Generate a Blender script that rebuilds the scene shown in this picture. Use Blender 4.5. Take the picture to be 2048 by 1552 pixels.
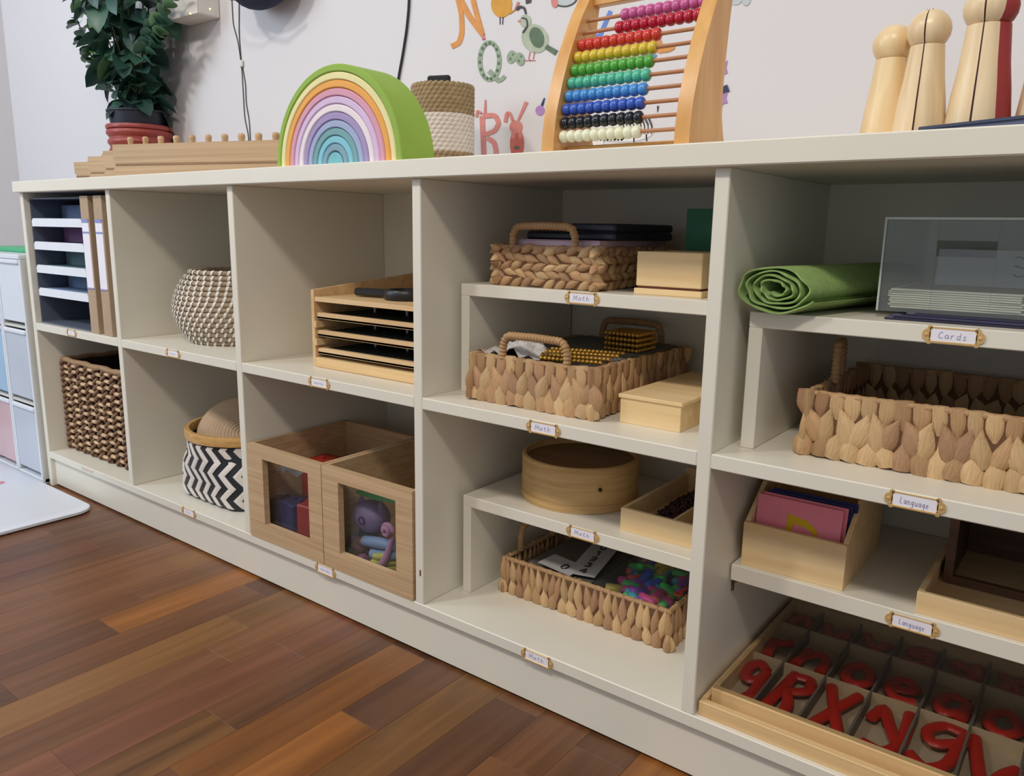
import bpy, bmesh, math, random
from mathutils import Vector, Matrix, Euler

for o in list(bpy.data.objects):
    bpy.data.objects.remove(o)
SC = bpy.context.scene
COL = SC.collection
PI = math.pi
rnd = random.Random(7)

# ------------------------------------------------------------------ camera
CAM = Vector((2.2223, -0.8528, 0.6976))
YAW, PIT, ROL, FPX = -0.6531, 0.1996, -0.0158, 1569.83


def cam_axes():
    f = Vector((math.sin(YAW) * math.cos(PIT), math.cos(YAW) * math.cos(PIT), -math.sin(PIT)))
    r = Vector((math.cos(YAW), -math.sin(YAW), 0))
    d = f.cross(r)
    c, s = math.cos(ROL), math.sin(ROL)
    return c * r + s * d, -s * r + c * d, f


AR, AD, AF = cam_axes()
cam_data = bpy.data.cameras.new('camera')
cam_data.sensor_width = 36.0
cam_data.lens = FPX * 36.0 / 2048.0
cam_data.clip_start = 0.02
cam = bpy.data.objects.new('camera', cam_data)
COL.objects.link(cam)
cam.matrix_world = Matrix(((AR.x, -AD.x, -AF.x, CAM.x), (AR.y, -AD.y, -AF.y, CAM.y), (AR.z, -AD.z, -AF.z, CAM.z), (0, 0, 0, 1)))
SC.camera = cam


def at(px, py, axis, val):
    """the point of the world plane axis = val that is measured at pixel px, py of the photograph"""
    d = AR * ((px - 1024) / FPX) + AD * ((py - 776) / FPX) + AF
    i = 'xyz'.index(axis)
    return CAM + d * ((val - CAM[i]) / d[i])


# ------------------------------------------------------------------ light
world = bpy.data.worlds.new('world')
SC.world = world
world.use_nodes = True
bg = world.node_tree.nodes['Background']
bg.inputs[0].default_value = (0.89, 0.94, 1.0, 1)
bg.inputs[1].default_value = 0.43


def area(name, loc, target, size, energy, color, sy=None):
    l = bpy.data.lights.new(name, 'AREA')
    l.energy = energy
    l.color = color
    l.size = size
    if sy:
        l.shape = 'RECTANGLE'
        l.size_y = sy
    o = bpy.data.objects.new(name, l)
    COL.objects.link(o)
    o.location = loc
    o.rotation_euler = (Vector(target) - Vector(loc)).to_track_quat('-Z', 'Y').to_euler()
    return o


area('ceiling_lamp_light', (2.30, -1.60, 2.45), (1.8, -0.3, 0.4), 0.24, 21, (1.0, 0.905, 0.78))
area('ceiling_lamp_light', (0.45, -1.60, 2.45), (0.7, -0.3, 0.4), 0.24, 17.5, (1.0, 0.94, 0.87))
area('window_light', (-0.95, -1.5, 1.6), (0.3, 0.3, 0.9), 0.9, 34, (0.70, 0.85, 1.0), 1.2)
SC.view_settings.view_transform = 'Standard'
SC.view_settings.look = 'None'
SC.view_settings.gamma = 1.0
SC.view_settings.use_curve_mapping = False
SC.view_settings.exposure = 0.13

# ------------------------------------------------------------------ materials
MATS = {}


def lin(h):
    if isinstance(h, (tuple, list)):
        return tuple(h)
    h = h.lstrip('#')
    v = [int(h[i:i + 2], 16) / 255 for i in (0, 2, 4)]
    return tuple(((c + 0.055) / 1.055) ** 2.4 if c > 0.04045 else c / 12.92 for c in v)


def mat(name, col, rough=0.5, metal=0.0, spec=0.5, var=0.06, scale=40.0, bump=0.0, bscale=200.0, stretch=None, trans=0.0, emit=0.0, rand=0.0):
    """plain procedural material: colour with a little mottling, optional relief and random tone per object"""
    if name in MATS:
        return MATS[name]
    m = bpy.data.materials.new(name)
    m.use_nodes = True
    nt = m.node_tree
    b = nt.nodes['Principled BSDF']
    c = lin(col)
    tc = nt.nodes.new('ShaderNodeTexCoord')
    mp = nt.nodes.new('ShaderNodeMapping')
    nt.links.new(tc.outputs['Object'], mp.inputs[0])
    if stretch:
        mp.inputs['Scale'].default_value = stretch
    nz = nt.nodes.new('ShaderNodeTexNoise')
    nz.inputs['Scale'].default_value = scale
    nz.inputs['Detail'].default_value = 4
    nt.links.new(mp.outputs[0], nz.inputs['Vector'])
    mx = nt.nodes.new('ShaderNodeMix')
    mx.data_type = 'RGBA'
    mx.inputs[6].default_value = (*[max(0, x * (1 - var * 2.2)) for x in c], 1)
    mx.inputs[7].default_value = (*[min(1, x * (1 + var * 1.2)) for x in c], 1)
    nt.links.new(nz.outputs[0], mx.inputs[0])
    out = mx.outputs[2]
    if rand:
        oi = nt.nodes.new('ShaderNodeObjectInfo')
        hs = nt.nodes.new('ShaderNodeHueSaturation')
        mr = nt.nodes.new('ShaderNodeMapRange')
        mr.inputs[3].default_value = 1 - rand
        mr.inputs[4].default_value = 1 + rand
        nt.links.new(oi.outputs['Random'], mr.inputs[0])
        nt.links.new(mr.outputs[0], hs.inputs['Value'])
        nt.links.new(out, hs.inputs['Color'])
        out = hs.outputs[0]
    nt.links.new(out, b.inputs['Base Color'])
    b.inputs['Roughness'].default_value = rough
    b.inputs['Metallic'].default_value = metal
    b.inputs['Specular IOR Level'].default_value = spec
    if trans:
        b.inputs['Transmission Weight'].default_value = trans
    if emit:
        b.inputs['Emission Color'].default_value = (*c, 1)
        b.inputs['Emission Strength'].default_value = emit
    if bump:
        n2 = nt.nodes.new('ShaderNodeTexNoise')
        n2.inputs['Scale'].default_value = bscale
        nt.links.new(mp.outputs[0], n2.inputs['Vector'])
        bp = nt.nodes.new('ShaderNodeBump')
        bp.inputs['Strength'].default_value = bump
        bp.inputs['Distance'].default_value = 0.002
        nt.links.new(n2.outputs[0], bp.inputs['Height'])
        nt.links.new(bp.outputs[0], b.inputs['Normal'])
    MATS[name] = m
    return m


def wood(name, c1, c2, stretch=(4, 60, 60), rough=0.45, rand=0.0, bump=0.05, spec=0.4):
    """wood grain: noise drawn out along one axis between two tones"""
    if name in MATS:
        return MATS[name]
    m = bpy.data.materials.new(name)
    m.use_nodes = True
    nt = m.node_tree
    b = nt.nodes['Principled BSDF']
    tc = nt.nodes.new('ShaderNodeTexCoord')
    oi = nt.nodes.new('ShaderNodeObjectInfo')
    mp = nt.nodes.new('ShaderNodeMapping')
    mp.inputs['Scale'].default_value = stretch
    nt.links.new(tc.outputs['Object'], mp.inputs[0])
    ad = nt.nodes.new('ShaderNodeVectorMath')
    ad.operation = 'ADD'
    nt.links.new(mp.outputs[0], ad.inputs[0])
    sc = nt.nodes.new('ShaderNodeMath')
    sc.operation = 'MULTIPLY'
    sc.inputs[1].default_value = 37.0
    nt.links.new(oi.outputs['Random'], sc.inputs[0])
    nt.links.new(sc.outputs[0], ad.inputs[1])
    nz = nt.nodes.new('ShaderNodeTexNoise')
    nz.inputs['Scale'].default_value = 1.0
    nz.inputs['Detail'].default_value = 6
    nz.inputs['Distortion'].default_value = 0.6
    nt.links.new(ad.outputs[0], nz.inputs['Vector'])
    cr = nt.nodes.new('ShaderNodeValToRGB')
    cr.color_ramp.elements[0].position = 0.3
    cr.color_ramp.elements[0].color = (*lin(c1), 1)
    cr.color_ramp.elements[1].position = 0.68
    cr.color_ramp.elements[1].color = (*lin(c2), 1)
    nt.links.new(nz.outputs[0], cr.inputs[0])
    out = cr.outputs[0]
    if rand:
        hs = nt.nodes.new('ShaderNodeHueSaturation')
        mr = nt.nodes.new('ShaderNodeMapRange')
        mr.inputs[3].default_value = 1 - rand
        mr.inputs[4].default_value = 1 + rand
        nt.links.new(oi.outputs['Random'], mr.inputs[0])
        nt.links.new(mr.outputs[0], hs.inputs['Value'])
        nt.links.new(out, hs.inputs['Color'])
        out = hs.outputs[0]
    nt.links.new(out, b.inputs['Base Color'])
    b.inputs['Roughness'].default_value = rough
    b.inputs['Specular IOR Level'].default_value = spec
    if bump:
        bp = nt.nodes.new('ShaderNodeBump')
        bp.inputs['Strength'].default_value = bump
        bp.inputs['Distance'].default_value = 0.001
        nt.links.new(nz.outputs[0], bp.inputs['Height'])
        nt.links.new(bp.outputs[0], b.inputs['Normal'])
    MATS[name] = m
    return m


def clear(name, tint, gloss=0.12, rough=0.08, alpha=0.0):
    """clear or frosted plastic sheet: see-through with a glossy skin and a little haze"""
    if name in MATS:
        return MATS[name]
    m = bpy.data.materials.new(name)
    m.use_nodes = True
    nt = m.node_tree
    nt.nodes.remove(nt.nodes['Principled BSDF'])
    out = nt.nodes['Material Output']
    tr = nt.nodes.new('ShaderNodeBsdfTransparent')
    tr.inputs[0].default_value = (*lin(tint), 1)
    gl = nt.nodes.new('ShaderNodeBsdfGlossy')
    gl.inputs['Roughness'].default_value = rough
    lw = nt.nodes.new('ShaderNodeLayerWeight')
    lw.inputs[0].default_value = 0.5
    pw = nt.nodes.new('ShaderNodeMath')
    pw.operation = 'POWER'
    pw.inputs[1].default_value = 4.0
    nt.links.new(lw.outputs['Facing'], pw.inputs[0])
    ml = nt.nodes.new('ShaderNodeMath')
    ml.operation = 'MULTIPLY_ADD'
    ml.inputs[1].default_value = 0.5
    ml.inputs[2].default_value = gloss * 0.3
    nt.links.new(pw.outputs[0], ml.inputs[0])
    m1 = nt.nodes.new('ShaderNodeMixShader')
    nt.links.new(ml.outputs[0], m1.inputs[0])
    nt.links.new(tr.outputs[0], m1.inputs[1])
    nt.links.new(gl.outputs[0], m1.inputs[2])
    last = m1.outputs[0]
    if alpha:
        df = nt.nodes.new('ShaderNodeBsdfDiffuse')
        df.inputs[0].default_value = (*lin(tint), 1)
        m2 = nt.nodes.new('ShaderNodeMixShader')
        m2.inputs[0].default_value = alpha
        nt.links.new(last, m2.inputs[1])
        nt.links.new(df.outputs[0], m2.inputs[2])
        last = m2.outputs[0]
    nt.links.new(last, out.inputs[0])
    MATS[name] = m
    return m


PAINT = mat('shelf_paint', '#e4decf', 0.38, var=0.02, scale=9, bump=0.02, bscale=500)
PINE = wood('pine', '#d8b07a', '#e9c893', (3, 70, 70), 0.5)
BIRCH = wood('birch', '#dfbd88', '#ecd0a0', (3, 60, 60), 0.5)
BEECH = wood('beech', '#c79a66', '#dcb382', (3, 55, 120), 0.42)
OAK = wood('oak_veneer', '#b59470', '#cdae88', (3, 30, 160), 0.5)
BLACKP = mat('black_plastic', '#15161a', 0.4, var=0.02)
GOLD = mat('brass', '#dcb678', 0.35, 0.35, var=0.08, scale=150)
CARD = mat('white_card', '#eeeaf2', 0.7, var=0.02)
INK = mat('pencil_ink', '#7a78a8', 0.7, var=0.02)
DARKIN = mat('dark_weave_core', '#6b4c33', 0.9, var=0.1)  # dark tone stands in for shade in the gaps between leaves
HY = [mat('hyacinth_pale', '#cfab7c', 0.62, var=0.14, scale=30, stretch=(9, 9, 1), bump=0.8, bscale=60, rand=0.16),
      mat('hyacinth_tan', '#bb9368', 0.62, var=0.14, scale=30, stretch=(9, 9, 1), bump=0.8, bscale=60, rand=0.18),
      mat('hyacinth_rose', '#b48a66', 0.62, var=0.14, scale=30, stretch=(9, 9, 1), bump=0.8, bscale=60, rand=0.18)]
CLEAR = clear('clear_acrylic', '#eef2f0', 0.10, 0.06)
HAZY = clear('hazy_acrylic', '#eef2f0', 0.12, 0.15, 0.06)

# ------------------------------------------------------------------ mesh tools
ORI = {}


class G:
    """collects shapes; obj() links them as one mesh object, part of a thing or a thing of its own"""

    def __init__(self):
        self.v = []
        self.f = []

    def add(self, vs, fs, mtx=None):
        n = len(self.v)
        for p in vs:
            p = Vector(p)
            self.v.append(mtx @ p if mtx else p)
        for f in fs:
            self.f.append([i + n for i in f])
        return self

    def box(self, x0, x1, y0, y1, z0, z1, bev=0.0, mtx=None):
        if x0 > x1:
            x0, x1 = x1, x0
        if y0 > y1:
            y0, y1 = y1, y0
        if z0 > z1:
            z0, z1 = z1, z0
        b = min(bev, (x1 - x0) * .45, (y1 - y0) * .45, (z1 - z0) * .45)
        X, Y, Z = (x0, x1), (y0, y1), (z0, z1)
        if b <= 0:
            vs = [(X[i], Y[j], Z[k]) for i in (0, 1) for j in (0, 1) for k in (0, 1)]
            fs = [(0, 1, 3, 2), (4, 6, 7, 5), (0, 4, 5, 1), (2, 3, 7, 6), (0, 2, 6, 4), (1, 5, 7, 3)]
            return self.add(vs, fs, mtx)
        vs = []
        idx = {}
        for i in (0, 1):
            for j in (0, 1):
                for k in (0, 1):
                    c = [X[i], Y[j], Z[k]]
                    ins = [b if q == 0 else -b for q in (i, j, k)]
                    for a in range(3):
                        p = [c[q] + (ins[q] if q != a else 0) for q in range(3)]
                        idx[(i, j, k, a)] = len(vs)
                        vs.append(p)
        fs = []
        for a in range(3):
            o = [q for q in range(3) if q != a]
            for s in (0, 1):
                ring = []
                for u, w in ((0, 0), (1, 0), (1, 1), (0, 1)):
                    key = [0, 0, 0]
                    key[a] = s
                    key[o[0]] = u
                    key[o[1]] = w
                    ring.append(idx[(*key, a)])
                if (s == 0) != (a == 1):
                    ring.reverse()
                fs.append(ring)
            for u in (0, 1):
                for w in (0, 1):
                    k0 = [0, 0, 0]
                    k1 = [0, 0, 0]
                    k0[o[0]] = k1[o[0]] = u
                    k0[o[1]] = k1[o[1]] = w
                    k1[a] = 1
                    fs.append([idx[(*k0, o[0])], idx[(*k1, o[0])], idx[(*k1, o[1])], idx[(*k0, o[1])]])
        for i in (0, 1):
            for j in (0, 1):
                for k in (0, 1):
                    fs.append([idx[(i, j, k, 0)], idx[(i, j, k, 1)], idx[(i, j, k, 2)]])
        return self.add(vs, fs, mtx)

    def tube(self, pts, r, n=8, closed=False, cap=True, flat=None):
        pts = [Vector(p) for p in pts]
        m = len(pts)
        rs = r if isinstance(r, (list, tuple)) else [r] * m
        base = len(self.v)
        up = None
        for i, p in enumerate(pts):
            a = pts[i - 1] if (i or closed) else p
            c = pts[(i + 1) % m] if (i < m - 1 or closed) else p
            t = (c - a)
            if t.length < 1e-9:
                t = Vector((0, 0, 1))
            t.normalize()
            if up is None:
                up = Vector((0, 0, 1)) if abs(t.z) < 0.9 else Vector((1, 0, 0))
            s = t.cross(up)
            if s.length < 1e-6:
                s = t.orthogonal()
            s.normalize()
            up = s.cross(t).normalized()
            for k in range(n):
                q = 2 * PI * k / n
                e = (flat or 1.0)
                self.v.append(p + s * (math.cos(q) * rs[i]) + up * (math.sin(q) * rs[i] * e))
        for i in range(m if closed else m - 1):
            j = (i + 1) % m
            for k in range(n):
                l = (k + 1) % n
                self.f.append([base + i * n + k, base + i * n + l, base + j * n + l, base + j * n + k])
        if cap and not closed:
            self.f.append([base + k for k in range(n)][::-1])
            self.f.append([base + (m - 1) * n + k for k in range(n)])
        return self

    def lathe(self, prof, n=32, c=(0, 0, 0), a0=0.0, a1=2 * PI, cap0=True, cap1=True, loop=False, sx=1.0, sy=1.0, mtx=None):
        full = abs(a1 - a0 - 2 * PI) < 1e-6
        cols = n if full else n + 1
        vs = []
        for j in range(cols):
            q = a0 + (a1 - a0) * j / n
            for (r, z) in prof:
                vs.append((c[0] + r * math.cos(q) * sx, c[1] + r * math.sin(q) * sy, c[2] + z))
        m = len(prof)
        fs = []
        for j in range(n):
            k = (j + 1) % cols
            for i in range(m if loop else m - 1):
                i2 = (i + 1) % m
                fs.append([j * m + i, k * m + i, k * m + i2, j * m + i2])
        if not loop and full:
            if cap0 and prof[0][0] > 1e-6:
                fs.append([j * m for j in range(cols)][::-1])
            if cap1 and prof[-1][0] > 1e-6:
                fs.append([j * m + m - 1 for j in range(cols)])
        return self.add(vs, fs, mtx)

    def prism(self, poly, d0, d1, plane='xz', mtx=None):
        """polygon extruded from d0 to d1 along the axis left out of plane"""
        n = len(poly)

        def pt(p, d):
            return {'xz': (p[0], d, p[1]), 'xy': (p[0], p[1], d), 'yz': (d, p[0], p[1])}[plane]
        vs = [pt(p, d0) for p in poly] + [pt(p, d1) for p in poly]
        fs = [list(range(n)), list(range(n, 2 * n))[::-1]]
        for i in range(n):
            j = (i + 1) % n
            fs.append([i, i + n, j + n, j])
        return self.add(vs, fs, mtx)

    def frame(self, x0, x1, z0, z1, hx0, hx1, hz0, hz1, y0, y1, bev=0):
        """upright panel with a rectangular opening"""
        self.box(x0, hx0, y0, y1, z0, z1, bev)
        self.box(hx1, x1, y0, y1, z0, z1, bev)
        self.box(hx0, hx1, y0, y1, z0, hz0, bev)
        self.box(hx0, hx1, y0, y1, hz1, z1, bev)
        return self

    def ell(self, c, r, nu=10, nv=7, mtx=None):
        vs = [(c[0], c[1], c[2] - r[2])]
        for i in range(1, nv):
            t = PI * i / nv
            for j in range(nu):
                q = 2 * PI * j / nu
                vs.append((c[0] + r[0] * math.sin(t) * math.cos(q), c[1] + r[1] * math.sin(t) * math.sin(q), c[2] - r[2] * math.cos(t)))
        vs.append((c[0], c[1], c[2] + r[2]))
        fs = []
        for j in range(nu):
            k = (j + 1) % nu
            fs.append([0, 1 + k, 1 + j])
            for i in range(nv - 2):
                a = 1 + i * nu
                fs.append([a + j, a + k, a + nu + k, a + nu + j])
            fs.append([1 + (nv - 2) * nu + j, 1 + (nv - 2) * nu + k, len(vs) - 1])
        return self.add(vs, fs, mtx)

    def mesh(self, name, off=None):
        me = bpy.data.meshes.new(name)
        off = off or Vector((0, 0, 0))
        me.from_pydata([p - off for p in self.v], [], self.f)
        bm = bmesh.new()
        bm.from_mesh(me)
        bmesh.ops.recalc_face_normals(bm, faces=bm.faces)
        bm.to_mesh(me)
        bm.free()
        return me

    def obj(self, name, m, parent=None, smooth=True, angle=35, local=False):
        off = Vector((0, 0, 0))
        if parent is not None and not local:
            off = ORI.get(parent.name, off)
        elif parent is None and not local and self.v:
            lo = [min(p[i] for p in self.v) for i in range(3)]
            hi = [max(p[i] for p in self.v) for i in range(3)]
            off = Vector(((lo[0] + hi[0]) / 2, (lo[1] + hi[1]) / 2, lo[2]))
        me = self.mesh(name, off)
        if m:
            me.materials.append(m)
        if smooth:
            for p in me.polygons:
                p.use_smooth = True
            me.set_sharp_from_angle(angle=math.radians(angle))
        o = bpy.data.objects.new(name, me)
        COL.objects.link(o)
        if parent is not None:
            o.parent = parent
        elif not local:
            o.location = off
        ORI[o.name] = off
        return o


def tag(o, label, cat, group=None, kind=None):
    if label:
        o['label'] = label
    if cat:
        o['category'] = cat
    if group:
        o['group'] = group
    if kind:
        o['kind'] = kind
    return o


def thing(name, label, cat, loc, rz=0.0, group=None, rot=None):
    o = bpy.data.objects.new(name, None)
    o.empty_display_size = 0.03
    COL.objects.link(o)
    o.location = loc
    o.rotation_euler = rot if rot else (0, 0, rz)
    ORI[o.name] = Vector(loc)
    tag(o, label, cat, group)
    return o


def inst(src, name, parent, loc, rot=(0, 0, 0), scale=(1, 1, 1), m=None):
    """another object of the same mesh, placed in its thing's own frame"""
    o = bpy.data.objects.new(name, src)
    COL.objects.link(o)
    o.parent = parent
    o.location = loc
    o.rotation_euler = rot
    o.scale = scale
    if m:
        o.material_slots[0].link = 'OBJECT'
        o.material_slots[0].material = m
    return o


def struct(o):
    o['kind'] = 'structure'
    return o


def smoothmesh(me, angle=40):
    for p in me.polygons:
        p.use_smooth = True
    me.set_sharp_from_angle(angle=math.radians(angle))
    return me

# ------------------------------------------------------------------ the setting
WALL = mat('wall_paint', '#dcd8da', 0.75, var=0.015, scale=3, bump=0.03, bscale=120)
YW = 0.390
struct(G().box(-1.0, 3.4, YW, YW + 0.08, 0, 2.6).obj('wall_back', WALL, smooth=False))
struct(G().box(-1.08, -1.0, -2.6, YW + 0.08, 0, 2.6).obj('wall_left', WALL, smooth=False))
FLOORBASE = mat('floor_joint', '#3f281b', 0.7, var=0.1)
floor = struct(G().box(-1.0, 3.4, -2.6, YW, -0.05, -0.0012).obj('floor', FLOORBASE, smooth=False))


def plank_material():
    m = bpy.data.materials.new('floor_plank')
    m.use_nodes = True
    nt = m.node_tree
    b = nt.nodes['Principled BSDF']
    tc = nt.nodes.new('ShaderNodeTexCoord')
    oi = nt.nodes.new('ShaderNodeObjectInfo')
    mp = nt.nodes.new('ShaderNodeMapping')
    mp.inputs['Scale'].default_value = (26, 1.6, 26)
    nt.links.new(tc.outputs['Object'], mp.inputs[0])
    k = nt.nodes.new('ShaderNodeMath')
    k.operation = 'MULTIPLY'
    k.inputs[1].default_value = 53.0
    nt.links.new(oi.outputs['Random'], k.inputs[0])
    ad = nt.nodes.new('ShaderNodeVectorMath')
    nt.links.new(mp.outputs[0], ad.inputs[0])
    nt.links.new(k.outputs[0], ad.inputs[1])
    n1 = nt.nodes.new('ShaderNodeTexNoise')
    n1.inputs['Scale'].default_value = 1.0
    n1.inputs['Detail'].default_value = 7
    n1.inputs['Roughness'].default_value = 0.62
    n1.inputs['Distortion'].default_value = 0.8
    nt.links.new(ad.outputs[0], n1.inputs['Vector'])
    n2 = nt.nodes.new('ShaderNodeTexNoise')
    n2.inputs['Scale'].default_value = 0.16
    n2.inputs['Detail'].default_value = 2
    nt.links.new(ad.outputs[0], n2.inputs['Vector'])
    # tone of the plank from its object colour, grain on top
    cr = nt.nodes.new('ShaderNodeValToRGB')
    e = cr.color_ramp.elements
    e[0].position, e[0].color = 0.28, (0.30, 0.26, 0.25, 1)
    e[1].position, e[1].color = 0.75, (1.30, 1.28, 1.2, 1)
    mx = nt.nodes.new('ShaderNodeMix')
    mx.data_type = 'FLOAT'
    mx.inputs[0].default_value = 0.45
    nt.links.new(n1.outputs[0], mx.inputs[2])
    nt.links.new(n2.outputs[0], mx.inputs[3])
    nt.links.new(mx.outputs[0], cr.inputs[0])
    ml = nt.nodes.new('ShaderNodeMix')
    ml.data_type = 'RGBA'
    ml.blend_type = 'MULTIPLY'
    ml.inputs[0].default_value = 1.0
    nt.links.new(oi.outputs['Color'], ml.inputs[6])
    nt.links.new(cr.outputs[0], ml.inputs[7])
    nt.links.new(ml.outputs[2], b.inputs['Base Color'])
    b.inputs['Roughness'].default_value = 0.36
    b.inputs['Specular IOR Level'].default_value = 0.45
    bp = nt.nodes.new('ShaderNodeBump')
    bp.inputs['Strength'].default_value = 0.05
    bp.inputs['Distance'].default_value = 0.001
    nt.links.new(n1.outputs[0], bp.inputs['Height'])
    nt.links.new(bp.outputs[0], b.inputs['Normal'])
    return m


PLANK = plank_material()
PT = {'d': '#714b33', 'm': '#855839', 'o': '#9a6230', 'r': '#82523a', 'l': '#8f6439'}
PW = 0.0783
x_first = 0.772 - 22 * PW
known = {0.772: (-0.62, -0.18), 0.8503: (-0.27,), 1.3984: (-0.178,), 0.928: (-0.46,), 1.007: (-0.12, -0.70), 1.32: (-0.40,), 1.242: (-0.30,)}
tones = {}
for i in range(43):
    xa = x_first + i * PW
    cuts = None
    for kx, ks in known.items():
        if abs(kx - xa) < 0.02:
            cuts = list(ks)
    if cuts is None:
        cuts = [rnd.uniform(-0.55, -0.05)]
    lo = min(cuts)
    while lo > -1.0:
        lo -= rnd.uniform(0.35, 0.55)
        cuts.append(lo)
    hi = max(cuts)
    while hi < 0.1:
        hi += rnd.uniform(0.35, 0.5)
        cuts.append(hi)
    cuts.sort()
    for a, c in zip(cuts[:-1], cuts[1:]):
        if a > 0.02:
            continue
        c = min(c, 0.10)
        g = G().box(-PW / 2 + 0.00015, PW / 2 - 0.00015, a - (a + c) / 2 + 0.00015, c - (a + c) / 2 - 0.00015, -0.0060, 0.0, 0.0003)
        o = g.obj('plank', PLANK, floor, smooth=False, local=True)
        o.location = (xa + PW / 2 - floor.location.x, (a + c) / 2 - floor.location.y, 0.0 - floor.location.z)
        t = rnd.choice('ddmmmmrrol')
        ym = (a + c) / 2
        if abs(xa - 0.8503) < 0.02:
            t = 'o' if a > -0.3 else 'd'
        if abs(xa - 1.3984) < 0.02:
            t = 'd' if a > -0.2 else 'o'
        if abs(xa - 1.242) < 0.02 and c < -0.2:
            t = 'l'
        if abs(xa - 1.163) < 0.02:
            t = 'r'
        if abs(xa - 0.772) < 0.02:
            t = 'm'
        cc = lin(PT[t])
        j = rnd.uniform(0.9, 1.1)
        o.color = (*[v * j for v in cc], 1)

# ------------------------------------------------------------------ shelving unit
XP = [0.0, 0.445, 0.905, 1.378, 1.8495, 2.322]      # left faces of the uprights
TP = 0.0178
ZM, ZMB, ZB, ZBB, ZT, ZTOP = 0.4413, 0.4229, 0.0972, 0.0794, 0.7683, 0.7948
DEP = 0.372
unit = thing('shelving_unit', 'long off-white painted shelving unit with ten open compartments along the wall', 'shelf', (XP[0], DEP / 2, 0))
for i, x in enumerate(XP):
    z0 = 0.0 if i in (0, 5) else ZB
    p = G().box(x, x + TP, 0, DEP, z0, ZT, 0.0012).obj('upright_panel', PAINT, unit, smooth=False)
    if i == 3:
        STK = mat('red_mark', '#6d2018', 0.6)
        G().box(x + 0.010, x + 0.0125, -0.0006, 0.0004, 0.146, 0.156).obj('red_mark', STK, p, smooth=False)
for i in range(5):
    a, b_ = XP[i] + TP, XP[i + 1]
    G().box(a, b_, 0.0, DEP, ZMB, ZM, 0.0012).obj('middle_shelf', PAINT, unit, smooth=False)
G().box(XP[0] + TP, XP[5], -0.0008, DEP, ZBB, ZB, 0.0012).obj('bottom_shelf', PAINT, unit, smooth=False)
G().box(XP[0] + TP, XP[5], 0.010, 0.028, 0.005, ZBB, 0.0005).obj('plinth', PAINT, unit, smooth=False)
for i in range(5):
    G().box(XP[i] + TP * .5, XP[i + 1] + TP * .5, DEP, DEP + 0.006, ZBB, ZT).obj('back_panel', PAINT, unit, smooth=False)
top = G().box(-0.008, 2.352, -0.012, DEP + 0.012, ZT, ZTOP, 0.0016).obj('worktop', PAINT, smooth=False)
tag(top, 'thick off-white worktop running the whole length of the shelving unit', 'worktop')

# shelf inserts
def riser(x0, x1, y0, zb, zt, label):
    t = thing('shelf_riser', label, 'riser', ((x0 + x1) / 2, (y0 + 0.365) / 2, zb), group='white shelf risers')
    G().box(x0, x1, y0, 0.365, zt - 0.0185, zt, 0.001).obj('riser_top', PAINT, t, smooth=False)
    G().box(x0, x0 + 0.0165, y0, 0.365, zb, zt - 0.0185, 0.001).obj('riser_leg', PAINT, t, smooth=False)
    G().box(x1 - 0.0165, x1, y0, 0.365, zb, zt - 0.0185, 0.001).obj('riser_leg', PAINT, t, smooth=False)
    return t


ZR4U, ZR4L, ZR5U, ZR5L = 0.6135, 0.267, 0.607, 0.274
r4u = riser(1.4085, 1.842, 0.076, ZM, ZR4U, 'white shelf riser carrying the small basket with pink book, tray of golden beads below')
r4l = riser(1.4105, 1.842, 0.080, ZB, ZR4L, 'white shelf riser carrying the round wooden drum and the divided tray')
r5u = riser(1.8815, 2.312, 0.052, ZM, ZR5U, 'white shelf riser under the green roll and the clear acrylic bin')
r5l = thing('loose_shelf', 'white loose shelf board above the red letters, carrying the box of pink cards', 'shelf', (2.09, 0.22, ZR5L - 0.022))
G().box(1.8695, 2.320, 0.085, 0.365, ZR5L - 0.022, ZR5L, 0.001).obj('board', PAINT, r5l, smooth=False)
PINM = mat('shelf_pin', '#5c4634', 0.5)
G().tube([(1.8675, 0.098, ZR5L - 0.026), (1.8735, 0.098, ZR5L - 0.026)], 0.0035, 8).box(1.8676, 1.8700, 0.0955, 0.1005, ZR5L - 0.042, ZR5L - 0.024).obj('shelf_pin', PINM, r5l, smooth=False)
G().tube([(2.3215, 0.098, ZR5L - 0.026), (2.3155, 0.098, ZR5L - 0.026)], 0.0035, 8).obj('shelf_pin', PINM, r5l, smooth=False)

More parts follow.
